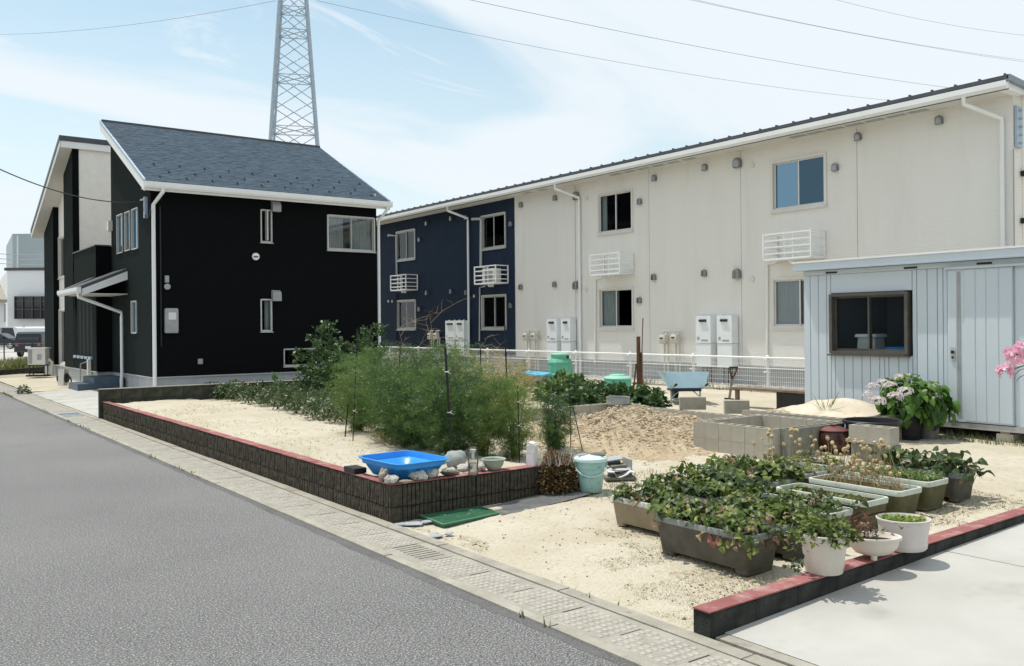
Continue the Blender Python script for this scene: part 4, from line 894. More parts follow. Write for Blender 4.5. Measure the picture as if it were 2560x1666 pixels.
# blocks under the shed
HOL = None
def hollow_block(mt, L=.39, Wd=.14, Hh=.19, name='hollow_block'):      # local: x length, y width, z up, 3 open cores
    m = M(); t = .026; n = 3; c = (L-(n+1)*t)/n
    m.box(0, L, 0, t, 0, Hh); m.box(0, L, Wd-t, Wd, 0, Hh)
    for k in range(n+1): x = k*(c+t); m.box(x, x+t, t, Wd-t, 0, Hh)
    return m.mesh(name, MT[mt])
HB = hollow_block('block'); HBD = hollow_block('blockdark')
o = link('concrete_block', HB, None, (SX+.02, SP(1290)[0]-.05, .26)); o.rotation_euler = (-math.pi/2, 0, math.pi/2)
tag(o, 'hollow concrete block lying on its side under the shed beside the flower pots', 'block', 'blocks under the shed')
pb = at_x(2515, 1085, SX+.02); m = M(); m.box(SX-.02, SX+.28, pb.y-.10, pb.y+.10, .12, SB-.105); m.box(SX+.0, SX+.2, pb.y-.05, pb.y+.06, SB-.105, SB-.075)
single('concrete_block', m, MT['block'], 'solid tan concrete block propping the shed below the sliding door', 'block', (SX, pb.y, .15), 'blocks under the shed')
# ---------------------------------------------------------------- white mesh fence
FX = 15.7; fe = thing('mesh_fence', 'low white wire mesh fence in front of the apartment building', 'fence', (FX, 20, .28))
part('kerb', M().box(FX-.06, FX+.08, 4, 36, .15, .30), MT['kerb'], fe)
part('lower_kerb', M().box(FX-.30, FX-.061, 9, 36, .15, .265), MT['kerb'], fe)
pm = M(); pm.tube([(0,0,0), (0,0,.78)], .032, 12); pm.lathe([(.034,.775),(.034,.785),(.02,.80),(0,.802)], (0,0,0), 12); pm = pm.mesh('post', MT['white'], True); cl = M().box(-.06,.06,-.045,.045,-.014,.014).mesh('clip', MT['white'])
ys = [12.04+2.11*k for k in range(-3, 12)]
wire = M(); LP = 2.11; nv = 42
for k in range(nv): y = LP*k/nv; wire.box(-.0022, .0022, y-.0022, y+.0022, 0, .70)
for zq in (.02, .12, .22, .32, .42, .58, .68): wire.box(-.005, -.0005, 0, LP, zq-.0028, zq+.0028)
wire.box(-.02, .0, 0, LP, .488, .512); wire = wire.mesh('mesh_panel', MT['white'])
rail = M().tube([(0,0,.725), (0,LP,.725)], .021, 10, cap=False).mesh('top_rail', MT['white'], True)
for y in ys:
    p_ = inst('post', pm, fe, (FX, y, .28))
    for zc in (.72, .44): link('clip', cl, p_, (-.03, 0, zc))
    inst('mesh_panel', wire, fe, (FX-.045, y, .30)); inst('top_rail', rail, fe, (FX-.045, y, .30))
# ---------------------------------------------------------------- lattice tower
TD = 62.; 
def deep(px, py, d): r_ = ray(px, py); return C0 + r_*d
tb = deep(741, 840, TD); tb.z = 0
tw = thing('transmission_tower', 'grey steel lattice power pylon rising behind the roof of the dark house', 'pylon', tuple(tb))
TWA = R(12)
def half(z): return 2.75 - (z/24.)*(2.75-1.02)
def corner(i, z):
    a = TWA + i*math.pi/2 + math.pi/4 - YAW; h = half(z)*math.sqrt(2)*.92; return Vector((tb.x+h*math.cos(a), tb.y+h*math.sin(a), z))
for i in range(4): part('leg', M().tube([corner(i, 0), corner(i, 26.)], .13, 6), MT['galv'], tw)
levels = [0, 4.5, 8.5, 11.5, 13.6, 15.6, 17.4, 19.2, 20.8, 22.4, 24, 25.6]
for a, b in zip(levels[:-1], levels[1:]):
    for i in range(4):
        j = (i+1) % 4
        part('brace', M().tube([corner(i, a), corner(j, b)], .036, 5), MT['galv'], tw); part('brace', M().tube([corner(j, a), corner(i, b)], .036, 5), MT['galv'], tw)
for a in (8.5, 13.6, 15.6, 19.2, 22.4, 24):
    for i in range(4):
        part('crossbar', M().tube([corner(i, a), corner((i+1) % 4, a)], .034, 5), MT['galv'], tw)
    part('plan_brace', M().tube([corner(0, a), corner(2, a)], .035, 5), MT['galv'], tw); part('plan_brace', M().tube([corner(1, a), corner(3, a)], .035, 5), MT['galv'], tw)
part('ladder', M().tube([corner(3, 1)+Vector((-.12,0,0)), corner(3, 26)+Vector((-.12,0,0))], .05, 5), MT['galv'], tw)
la = deep(700, -6, TD-.6); ra = deep(785, -6, TD-.6)
part('cross_arm', M().tube([la+Vector((0,0,.1))-rt*1.2, ra+Vector((0,0,.1))+rt*1.4], .10, 6), MT['galv'], tw)
# ---------------------------------------------------------------- cables
def cable(name, a, b, sag, r, mt, label, n=24):
    a = Vector(a); b = Vector(b); pts = [a.lerp(b, k/n) - Vector((0, 0, 4*sag*(k/n)*(1-k/n))) for k in range(n+1)]
    return single(name, M().tube(pts, r, 5), MT[mt], label, 'cable', tuple(a))
def pxcable(name, p0, d0, p1, d1, sag, r, mt, label):
    a = deep(*p0, d0); b = deep(*p1, d1); e = (b-a)*.35; return cable(name, a, b, sag, r, mt, label)
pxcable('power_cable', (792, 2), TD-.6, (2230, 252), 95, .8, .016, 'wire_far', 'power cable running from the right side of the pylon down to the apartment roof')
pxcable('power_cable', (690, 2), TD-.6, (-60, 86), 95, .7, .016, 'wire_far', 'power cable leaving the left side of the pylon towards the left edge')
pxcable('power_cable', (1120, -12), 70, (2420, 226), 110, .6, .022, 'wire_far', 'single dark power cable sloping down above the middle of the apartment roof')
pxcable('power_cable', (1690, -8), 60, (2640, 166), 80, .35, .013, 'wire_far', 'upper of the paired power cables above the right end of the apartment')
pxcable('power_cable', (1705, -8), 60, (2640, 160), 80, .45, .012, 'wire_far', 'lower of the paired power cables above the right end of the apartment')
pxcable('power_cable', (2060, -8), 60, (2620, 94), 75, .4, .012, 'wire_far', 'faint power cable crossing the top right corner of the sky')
hb = at_x(*hz1(690, 492), HX-.08)
cable('service_cable', deep(-40, 405, 16), tuple(hb), .25, .012, 'wire', 'black service cable strung from the left edge to the dark house corner')
u_, z_ = HL(*hz1(655, 570)); cable('service_cable', tuple(hb), (HX-.03, HL(*hz1(735, 525))[0], HL(*hz1(735, 525))[1]), .35, .014, 'wire', 'short looped black cable below the bracket on the dark house corner')
for k, (py, nm) in enumerate(((632, 'highest'), (644, 'middle'), (656, 'lowest'))):
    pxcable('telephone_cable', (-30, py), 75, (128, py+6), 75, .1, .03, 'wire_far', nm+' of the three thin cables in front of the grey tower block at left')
# ================================================================ LEFT BACKGROUND
bw_ = deep(60, 827, 105); bw_.z = 0
def bgbox(name, label, px0, px1, pyt, d, depth, mt, cat='building'):
    a = deep(px0, pyt, d); b = deep(px1, pyt, d); o = thing(name, label, cat, (a.x, a.y, 0)); dirv = (fw-rt*.62)*depth; m = M()
    A, B = Vector((a.x, a.y, 0)), Vector((b.x, b.y, 0)); z = a.z
    lo = [A, B, B+dirv, A+dirv]; m.hexa(lo, [p+Vector((0,0,z)) for p in lo]); part('wall', m, MT[mt], o); return o, A, B, z, d
o, A, B, z, d = bgbox('warehouse', 'white clad warehouse with dark window band behind the parked cars', 18, 260, 677, 110, 25, 'bgwhite')
m = M(); e = Vector((fw.x, fw.y, 0))*-.15; m.hexa([A-rt*.3+e+Vector((0,0,z)), B+e+Vector((0,0,z)), B-e+Vector((0,0,z)), A-rt*.3-e+Vector((0,0,z))], [A-rt*.3+e+Vector((0,0,z+.35)), B+e+Vector((0,0,z+.35)), B-e+Vector((0,0,z+.35)), A-rt*.3-e+Vector((0,0,z+.35))]); part('parapet', m, MT['roofmetal'], o)
def bgrect(o, name, px0, py0, px1, py1, d, mt, th=.12):
    P = [deep(px0, py1, d), deep(px1, py1, d), deep(px1, py0, d), deep(px0, py0, d)]; e = Vector((fw.x, fw.y, 0))*th
    m = M(); m.hexa([P[0], P[1], P[1]+e, P[0]+e], [P[3], P[2], P[2]+e, P[3]+e]); return part(name, m, MT[mt], o)
wn = bgrect(o, 'window', 35, 741, 124, 798, 109.5, 'carglass')
for px in (35, 55, 79, 100, 121): bgrect(o, 'mullion', px, 741, px+2, 798, 109.3, 'darkalu')
for py in (741, 752, 773, 796): bgrect(o, 'transom', 35, py, 124, py+2, 109.35, 'darkalu')
o, A, B, z, d = bgbox('tower_block', 'tall plain grey blue block rising behind the white warehouse', 31, 260, 585, 170, 25, 'bggrey'); bgrect(o, 'downpipe', 42, 590, 45, 672, 169, 'bgwhite')
o, A, B, z, d = bgbox('outbuilding', 'small white outbuilding with sloping roof at the left edge', -120, 13, 758, 98, 8, 'bgwhite')
P = [deep(-120, 757, 97), deep(18, 757, 97), deep(2, 718, 101), deep(-120, 712, 101)]; m = M(); m.hexa(P, [p+Vector((0,0,.35)) for p in P]); part('roof', m, MT['kerb'], o); bgrect(o, 'downpipe', 10, 760, 13, 806, 97.6, 'grey')
def car(name, label, px, py, d, heading, paint, L=4.4, Wd=1.7, Hc=1.5, van=False):
    c = deep(px, py, d); root = thing(name, label, 'car', (c.x, c.y, 0)); root.rotation_euler = (0, 0, heading)
    h = Wd/2
    if van: low = [(-L/2,.35),(L/2-.1,.35),(L/2,.7),(L/2-.25,1.0),(-L/2+.02,1.05)]; cab = [(-L/2+.04,1.03),(L/2-.9,1.0),(L/2-1.5,Hc-.04),(L/2-1.9,Hc),(-L/2+.35,Hc),(-L/2+.12,Hc-.12)]
    else: low = [(-L/2,.35),(L/2-.1,.32),(L/2,.55),(L/2-.12,.78),(L/2-1.15,.95),(-L/2+.25,.98),(-L/2,.85)]; cab = [(-L/2+.12,.95),(L/2-1.0,.93),(L/2-1.9,Hc-.05),(L/2-2.3,Hc),(-L/2+.7,Hc),(-L/2+.35,Hc-.15)]
    def loft(poly, w0, w1, name, mt, par):
        m = M(); n = len(poly); zs = [p[1] for p in poly]; zm, zM = min(zs), max(zs)
        wd = lambda z: w0+(w1-w0)*(z-zm)/(zM-zm)
        m.add([(x, -wd(z), z) for x, z in poly]+[(x, wd(z), z) for x, z in poly], [tuple(range(n-1,-1,-1)), tuple(range(n, 2*n))]+[(i, (i+1) % n, n+(i+1) % n, n+i) for i in range(n)])
        return link(name, m.mesh(name, mt), par)
    body = loft(low, h, h*.98, 'body', MT[paint], root); loft(cab, h*.97, h*.86, 'cabin', MT[paint], root)
    xs_ = [p[0] for p in cab]; 
    def glass(poly, nm='side_window'):
        m = M(); wd = lambda z: h*.97+(h*.86-h*.97)*(z-.95)/(Hc-.95)+.008; n = len(poly)
        for s in (-1, 1): m.add([(x, s*wd(z), z) for x, z in poly], [tuple(range(n))])
        link(nm, m.mesh(nm, MT['carglass']), root)
    if van: glass([(-L/2+.2,1.1),(-.4,1.1),(-.4,Hc-.14),(-L/2+.35,Hc-.14)]); glass([(-.3,1.1),(L/2-1.2,1.08),(L/2-1.6,Hc-.14),(-.3,Hc-.14)])
    else: glass([(-L/2+.45,1.0),(-.35,1.0),(-.35,Hc-.1),(-L/2+.75,Hc-.12)]); glass([(-.27,1.0),(L/2-1.25,.98),(L/2-1.95,Hc-.12),(-.27,Hc-.1)])
    m = M(); x0, z0_, x1, z1_ = (-L/2+.03, 1.1, -L/2+.2, Hc-.1) if van else (-L/2+.17, 1.02, -L/2+.42, Hc-.16)
    m.add([(x0-.03,-h*.8,z0_),(x0-.03,h*.8,z0_),(x1-.03,h*.7,z1_),(x1-.03,-h*.7,z1_)], [(0,1,2,3)]); link('rear_window', m.mesh('rear_window', MT['carglass']), root)
    x0, z0_, x1, z1_ = (L/2-.95, 1.06, L/2-1.48, Hc-.08) if van else (L/2-1.06, .98, L/2-1.85, Hc-.09)
    m = M(); m.add([(x0+.03,-h*.85,z0_),(x0+.03,h*.85,z0_),(x1+.03,h*.72,z1_),(x1+.03,-h*.72,z1_)], [(0,1,2,3)]); link('windscreen', m.mesh('windscreen', MT['carglass']), root)
    tyre = M().tube([(0,-.1,0),(0,.1,0)], .32, 18).mesh('wheel', MT['tyre'], True)
    rim = M(); rim.tube([(0,-.107,0),(0,.107,0)], .07, 10)
    for k in range(8): a = k*math.pi/4; rim.tube([(.05*math.cos(a), -.105, .05*math.sin(a)), (.21*math.cos(a), -.105, .21*math.sin(a))], .022, 4); rim.tube([(.05*math.cos(a), .105, .05*math.sin(a)), (.21*math.cos(a), .105, .21*math.sin(a))], .022, 4)
    for s in (-.106, .106): 
        for k in range(16): a = k*math.pi/8; b = (k+1)*math.pi/8; rim.tube([(.22*math.cos(a), s, .22*math.sin(a)), (.22*math.cos(b), s, .22*math.sin(b))], .018, 4)
    rim = rim.mesh('rim', MT['carwhite'])
    for x in (-L/2+.75, L/2-.85):
        for s in (-1, 1): wv = link('wheel', tyre, root, (x, s*(h-.08), .32)); link('rim', rim, wv)
    for s in (-1, 1):
        link('tail_light', M().box(-L/2-.012, -L/2+.05, s*h*.78-.1, s*h*.78+.1, .72, .92).mesh('tail_light', MT['redpaint']), root)
        link('headlight', M().obox((L/2-.22, s*h*.74, .74), (.30, .22, .12), s*-.5).mesh('headlight', MT['alu']), root)
        link('door_mirror', M().box(L/2-1.55, L/2-1.4, s*(h+.02), s*(h+.17), .98, 1.12).mesh('door_mirror', MT['blackp']), root)
    link('number_plate', M().box(-L/2-.02, -L/2-.004, -.17, .17, .55, .72).mesh('number_plate', MT['plate']), root)
    return root
rg = math.atan2(rt.y, rt.x)
car('parked_car', 'black hatchback with silver alloy wheel parked side-on at the left edge', 8, 870, 86, rg, 'carblack', 4.0, 1.7, 1.52)
car('parked_car', 'white estate car parked behind the black hatchback by the warehouse', 6, 868, 92, rg+math.pi, 'carwhite', 4.6, 1.75, 2.15, False)
car('parked_car', 'black wagon with number plate seen from behind next to the dark house', 108, 880, 60, math.atan2(fw.y, fw.x)+.10, 'carblack', 4.6, 1.75, 1.66, True)
car('parked_car', 'tall pale van parked behind the black wagon by the dark house', 112, 872, 74, math.atan2(fw.y, fw.x)+.12, 'carwhite', 4.4, 1.8, 2.05, True)
lot = M().add([tuple(deep(-260, 900, 50).to_2d())+(-.03,), tuple(deep(260, 900, 48).to_2d())+(-.03,), tuple(deep(260, 850, 112).to_2d())+(-.03,), tuple(deep(-200, 850, 112).to_2d())+(-.03,)], [(0,1,2,3)]); struct('parking_lot', lot, MT['drive'])
# wire fence and overgrown verge by the parking lot
vf = thing('wire_fence', 'thin dark wire fence with posts before the parking lot at left', 'fence', tuple(deep(11, 905, 40).to_2d())+(0,)); zt = 1.1
fa = deep(-60, 850, 41); fb_ = deep(150, 850, 41)
for k in range(4): p = fa.lerp(fb_, k/3); part('post', M().tube([(p.x, p.y, -.05), (p.x, p.y, 1.18)], .03, 6), MT['wire'], vf)
for zq in (.35, .75, 1.12): part('rail', M().tube([(fa.x, fa.y, zq), (fb_.x, fb_.y, zq)], .02 if zq > 1 else .008, 5), MT['wire'], vf)
va = Vector(deep(-80, 900, 37)); vb = Vector(deep(140, 900, 37)); fdir = Vector((fw.x, fw.y, 0))
def f7():
    p = va.lerp(vb, random.random()) + fdir*random.uniform(0, 9); return (p.x, p.y, .05)
blades(9000, f7, [MT['grass'], MT['grass'], MT['grassdry']], 'verge_grass', .15, .55, .05, .8)
m = M().add([tuple((va).to_2d())+(.03,), tuple(vb.to_2d())+(.03,), tuple((vb+fdir*10).to_2d())+(.03,), tuple((va+fdir*10).to_2d())+(.03,)], [(0,1,2,3)]); struct('verge', m, mat('verge_soil', (.10,.12,.04), (.24,.23,.11), .9, .95))
p0 = at_z(-40, 946, .06); p1 = at_z(150, 930, .06); kb_ = thing('border_wall', 'low dark mossy block border below the overgrown verge at left', 'wall', tuple(p0)); dv = (p1-p0); ln = dv.length; az = math.atan2(dv.y, dv.x)
for k in range(int(ln/.4)): inst('block', MB_[k % 4], kb_, p0+dv*(k*.4/ln)+Vector((0,0,.05)), rz=az)
p = at_z(97, 940, .12); ac = thing('outdoor_unit', 'grey air conditioner outdoor unit on a black stand beside the dark house', 'air conditioner', (p.x, p.y, .1)); b = ac.location
zq = .42; part('case', M().obox((b.x, b.y, b.z+.42+.29), (.62, .30, .58), rg), MT['grey'] if False else MT['offwhite'], ac); part('lid', M().obox((b.x, b.y, b.z+1.015), (.72, .38, .03), rg), MT['white'], ac)
front = -Vector((fw.x, fw.y, 0))*.155; part('grille', M().obox((b.x+front.x+rt.x*-.22, b.y+front.y+rt.y*-.22, b.z+.71), (.12, .02, .50), rg), MT['grey'], ac); part('label_plate', M().obox((b.x+front.x+rt.x*.10, b.y+front.y+rt.y*.10, b.z+.70), (.14, .014, .20), rg), MT['slate'], ac)
for s in (-.26, .26):
    for q in (-.12, .12): c = b+rt*s+Vector((fw.x,fw.y,0))*q; part('stand_leg', M().tube([(c.x, c.y, b.z), (c.x, c.y, b.z+.42)], .02, 6), MT['blackp'], ac)
c = b; part('stand_shelf', M().obox((c.x, c.y, b.z+.40), (.66, .32, .03), rg), MT['blackp'], ac); part('stand_foot', M().obox((c.x, c.y, b.z+.03), (.74, .34, .06), rg), MT['blackp'], ac); c = b+rt*.48; part('pipe_duct', M().tube([(c.x, c.y, b.z), (c.x, c.y, b.z+.5), (c.x-.12*rt.x, c.y-.12*rt.y, b.z+.62)], .055, 8), MT['meter'], ac)
p = at_z(158, 964, .1); hr = thing('hose_reel', 'small grey hose reel standing at the edge of the left driveway', 'hose reel', tuple(p)); b = hr.location
m = M(); m.obox((b.x, b.y, b.z+.24), (.17, .26, .48), rg, 0, (-.12, 0)); part('case', m, MT['offwhite'], hr)
for s in (-1, 1): c = b+rt*(.11*s); part('side_disc', M().tube([(c.x-.02*rt.x, c.y-.02*rt.y, b.z+.22), (c.x+.02*rt.x, c.y+.02*rt.y, b.z+.22)], .14, 14), MT['blackp'], hr)
m = M(); m.tube([b+rt*.1+Vector((0,0,.3)), b+rt*.22+Vector((0,0,.24)), b+rt*.26+Vector((0,0,.03))], .02, 6); part('hose', m, MT['blackp'], hr); part('handle', M().obox((b.x, b.y, b.z+.45), (.13, .03, .03), rg), MT['grey'], hr)
# ================================================================ GARDEN THINGS
def stone(label, px, py, z, r, mt, rz=0., jit=.2, name='stone', group='stones on the garden wall'):
    p = at_z(px, py, z); r = tuple(q*1.22 for q in r); m = M().blob((p.x, p.y, z+r[2]*.82), r, 11, 8, jit, 0, rz); return single(name, m, MT[mt], label, 'stone', (p.x, p.y, z), group, True)
WT = .345
stone('brown pointed stone leaning on the wall corner left of the speckled one', 961, 1203, WT, (.055,.035,.050), 'stone_t', .5)
stone('white and black speckled stone at the very corner of the garden wall', 978, 1209, WT, (.058,.042,.033), 'stone_w', -.4)
stone('flat reddish brown stone right of the speckled corner stone', 1014, 1208, WT, (.050,.028,.014), 'stone_t', -.3)
stone('large whitish stone leaning against the front of the blue tub', 1046, 1200, WT, (.075,.045,.036), 'stone_w', -.7, .16)
stone('grey white lumpy stone between the large whitish stone and the tan pair', 1083, 1194, WT, (.058,.04,.036), 'stone_w', .3)
stone('tan layered stone on the wall right of the blue tub', 1124, 1187, WT, (.075,.05,.030), 'stone_t', -.4)
stone('pale stone resting on top of the tan layered stone', 1122, 1180, WT+.045, (.055,.035,.018), 'stone_w', -.2)
stone('big grey boulder behind the right corner of the blue tub', 1140, 1168, .31, (.115,.09,.075), 'stone_g', .4, .12)
stone('white stone just left of the clear plastic bottle', 1160, 1178, WT, (.075,.05,.032), 'stone_w', .1)
stone('small pale stone between the plastic bottle and the bowl', 1205, 1177, WT, (.05,.035,.035), 'stone_w', .8)
# blue tub: trapezoid corner tub, rounded
tc = Vector((4.17, 7.42, WT)); tb_ = thing('plastic_tub', 'bright blue plastic tub standing on the corner of the garden wall', 'tub', tuple(tc))
m = M(); hx, hy = .30, .38; hB = .165
m.rrect([(hx*.70,hy*.72,.0),(hx*.74,hy*.76,.006),(hx*.89,hy*.91,hB*.62),(hx*.95,hy*.965,hB*.66),(hx*.98,hy*.985,hB-.014),(hx+.012,hy+.012,hB-.012),(hx+.016,hy+.016,hB-.003),(hx+.01,hy+.01,hB),(hx*.965,hy*.97,hB-.002),(hx*.93,hy*.945,hB*.66),(hx*.86,hy*.885,hB*.60),(hx*.71,hy*.73,.02)], tc, .12, 6, 0, R(4))
part('shell', m, MT['bluetub'], tb_, smooth=True)
sp = single('plastic_tray', M().box(3.80, 3.93, 7.72, 7.95, WT, WT+.05), MT['blackp'], 'small black tray wedged behind the left side of the blue tub', 'tray', (3.86, 7.83, WT))
p = at_z(1183, 1187, WT); bt = thing('plastic_bottle', 'clear plastic bottle half full of water standing on the garden wall', 'bottle', tuple(p))
m = M().lathe([(.046,.0),(.050,.008),(.050,.05),(.047,.055),(.050,.06),(.050,.085),(.047,.09),(.050,.095),(.050,.17),(.046,.215),(.043,.262),(.041,.264),(.041,.255)], p, 20); part('body', m, MT['pet'], bt, smooth=True)
part('water', M().lathe([(.043,.006),(.045,.11),(.0,.11)], p, 18), MT['water'], bt); part('inverted_neck', M().lathe([(.012,.15),(.014,.20),(.03,.235),(.032,.24)], p, 12), MT['offwhite'], bt)
p = at_z(1234, 1174, WT); m = M().lathe([(.060,.0),(.066,.004),(.095,.05),(.108,.095),(.122,.100),(.124,.106),(.116,.110),(.104,.102),(.09,.05),(.06,.012),(.0,.012)], p, 28)
single('washbowl', m, MT['bowl'], 'grey green plastic bowl standing on the garden wall beside the bottle', 'bowl', tuple(p), smooth=True)
p = at_z(1330, 1164, WT); ct = thing('milk_carton', 'white drink carton on the end of the garden wall by the russet bush', 'carton', tuple(p)); a = R(25)
part('body', M().obox((p.x, p.y, p.z+.065), (.085,.085,.13), a), MT['carton'], ct); part('rim', M().obox((p.x, p.y, p.z+.133), (.094,.094,.012), a), MT['offwhite'], ct)
part('upper_carton', M().obox((p.x+.004, p.y, p.z+.172), (.088,.088,.07), a+.1), MT['offwhite'], ct); m = M(); q = Vector((p.x+.004, p.y, p.z+.207)); m.obox(q+Vector((0,0,.012)), (.088,.05,.024), a+.1, 0, (.25,0)); part('folded_top', m, MT['white'], ct)
# bucket
p = G(1477, 1229); bk = thing('lidded_bucket', 'weathered mint green bucket with lid and bail handle by the russet bush', 'bucket', tuple(p))
part('body', M().lathe([(.105,.0),(.112,.008),(.140,.24),(.146,.245),(.150,.30),(.150,.315)], p, 32), MT['mint'], bk, smooth=True)
part('lid', M().lathe([(.150,.312),(.168,.310),(.172,.330),(.166,.342),(.150,.338),(.10,.362),(.0,.372)], p, 32), MT['mintlid'], bk, smooth=True)
h = [p + rt*(.158*math.cos(t)) + Vector((-fw.x, -fw.y, 0))*(.155*math.sin(t)*.95) + Vector((0,0,.275-.105*math.sin(t))) for t in np.linspace(0, math.pi, 20)]
part('handle', M().tube(h, .0055, 8), MT['mintlid'], bk, smooth=True)
for s in (-1, 1): c = p+rt*(.152*s); part('lug', M().obox((c.x, c.y, p.z+.272), (.03,.05,.05), rg), MT['mint'], bk)
q = p+rt*-.075+Vector((0,0,.356)); single('stone', M().blob(q+Vector((0,0,.012)), (.06,.03,.016), 12, 6, .1, 0, rg+.5), MT['slate'], 'grey flat stone on the left of the bucket lid', 'stone', tuple(q), 'stones on the bucket lid', True)
q = p+rt*.075+Vector((0,0,.356)); single('stone', M().blob(q+Vector((0,0,.016)), (.085,.04,.024), 12, 6, .1, 0, rg-.15), MT['slate_d'], 'dark grey stone on the right of the bucket lid', 'stone', tuple(q), 'stones on the bucket lid', True)
# slate stack
p = G(1548, 1197); ss = thing('slate_stack', 'pile of slates and folded sacks propped beside the mint bucket', 'pile', tuple(p)); fd2 = Vector((fw.x, fw.y, 0))
part('board', M().obox(p+rt*.10+fd2*.10+Vector((0,0,.10)), (.012,.22,.20), rg+.3), MT['grey'], ss)
part('base_slate', M().obox(p+rt*.0+Vector((0,0,.014)), (.32,.20,.028), rg+.1), MT['slate_d'], ss); part('base_slate', M().obox(p+fd2*.03+Vector((0,0,.042)), (.24,.18,.026), rg-.1), MT['slate_d'], ss)
m = M(); P = [p+rt*a_+fd2*-.10+Vector((0,0,b_)) for a_, b_ in ((-.13,.09),(-.06,.085),(-.03,.02),(.06,.055),(.11,.09),(.15,.075))]; m.add([tuple(v) for v in P]+[tuple(v+fd2*.2+Vector((0,0,.02))) for v in P]+[tuple(v-Vector((0,0,.012))) for v in P], [(i, i+1, 6+i+1, 6+i) for i in range(5)]+[(i, 12+i, 12+i+1, i+1) for i in range(5)]); part('sack', m, MT['cloth'], ss, smooth=True)
part('sack', M().blob(p+fd2*.02+Vector((0,0,.10)), (.12,.09,.022), 12, 6, .12, 0, rg), MT['cloth'], ss, smooth=True)
part('slate', M().obox(p+rt*-.01+fd2*.03+Vector((0,0,.135)), (.17,.13,.022), rg+.2, 0, (.05,-.06)), MT['slate_d'], ss); part('slate', M().obox(p+rt*-.06+fd2*.09+Vector((0,0,.165)), (.16,.14,.03), rg, 0, (.1,-.1)), MT['mossblock'], ss); part('slate', M().obox(p+rt*-.05+fd2*.10+Vector((0,0,.195)), (.17,.14,.014), rg+.1, 0, (.1,-.12)), MT['slate'], ss)
# mats on the sand
def flatquad(px, dz0): return [G(*q)+Vector((0,0,dz0)) for q in px]
Q = [at_z(*q, .026) for q in ((1048,1289),(1109,1313),(1248,1284),(1183,1262))]
mg = thing('door_mat', 'green plastic lattice mat lying on the sand below the garden wall', 'mat', tuple(Q[0]))
m = M(); m.hexa([q-Vector((0,0,.02)) for q in Q], [q+Vector((0,0,.004)) for q in Q]); part('base', m, MT['matgreen'], mg)
m = M(); 
for a, b in zip(Q, Q[1:]+Q[:1]): m.tube([a+Vector((0,0,.005)), b+Vector((0,0,.005))], .008, 6)
part('border', m, MT['matgreen_l'], mg); m = M()
for k in range(1, 16): t = k/16; m.tube([Q[0].lerp(Q[1], t)+Vector((0,0,.005)), Q[3].lerp(Q[2], t)+Vector((0,0,.005))], .0035, 4)
for k in range(1, 26): t = k/26; m.tube([Q[0].lerp(Q[3], t)+Vector((0,0,.005)), Q[1].lerp(Q[2], t)+Vector((0,0,.005))], .0035, 4)
part('lattice', m, MT['matgreen'], mg)
m = M()
for k in range(9): c = Q[0].lerp(Q[1], random.uniform(.2,.8)).lerp(Q[3].lerp(Q[2], random.uniform(.2,.8)), random.uniform(.15,.85)); m.blob((c.x, c.y, .034), (.018,.013,.005), 6, 4, .2)
part('pale_patches', m, MT['matgreen_l'], mg)
Q = [Vector(v) for v in ((4.05,6.34,.02),(4.45,6.30,.022),(5.85,6.62,.085),(5.55,6.93,.08),(4.9,6.96,.06))]
m = M(); rows = 26; A0, A1, B0, B1 = Vector((4.72,6.58,0)), Vector((4.85,6.97,0)), Vector((5.85,6.60,0)), Vector((5.62,6.95,0)); 
for i in range(rows):
    t0, t1 = i/rows, (i+1)/rows; L0, L1 = A0.lerp(A1, t0), A0.lerp(A1, t1); R0, R1 = B0.lerp(B1, t0), B0.lerp(B1, t1); zz_ = lambda v, o: (v.x, v.y, T(v.x, v.y)+.004+o+.012*nz(v.x, v.y, 3., 8))
    for s in range(8):
        a, b, c, d = L0.lerp(R0, s/8), L0.lerp(R0, (s+1)/8), L1.lerp(R1, (s+1)/8), L1.lerp(R1, s/8); e = a.lerp(d, .6); f = b.lerp(c, .6)
        m.add([zz_(a,.0), zz_(b,.0), zz_(f,.006), zz_(e,.006), zz_(d,0), zz_(c,0)], [(0,1,2,3),(3,2,5,4)])
single('rubber_mat', m, MT['rubber'], 'grey ribbed rubber mat half buried in sand along the garden wall', 'mat', (4.9, 6.65, .05))
for k, (px, py, r, lb) in enumerate(((1033,1310,.105,'largest flat grey stone by the foot of the garden wall corner'),(1068,1305,.06,'flat grey stone between the largest one and the green mat'),(1000,1312,.06,'dark flat stone right at the foot of the wall corner'),(1089,1341,.075,'blue grey flat stone nearest the slotted drain cover'),(1122,1335,.05,'small flat stone right of the blue grey one'),(1004,1322,.03,'tiny grey stone below the wall corner'))):
    p = at_z(px, py, .012); single('paving_stone', M().blob((p.x, p.y, .014), (r, r*.62, .013), 9, 5, .16, 0, rg+.2*k), MT['slate'], lb, 'stone', (p.x, p.y, .01), 'flat stones by the wall corner')
p = at_z(1267, 1243, .06); m = M().obox((p.x, p.y, .10), (.09,.06,.07), .2); single('brick', m, MT['mossblock'], 'small mossy brick lying against the garden wall behind the mats', 'brick', (p.x, p.y, .06))
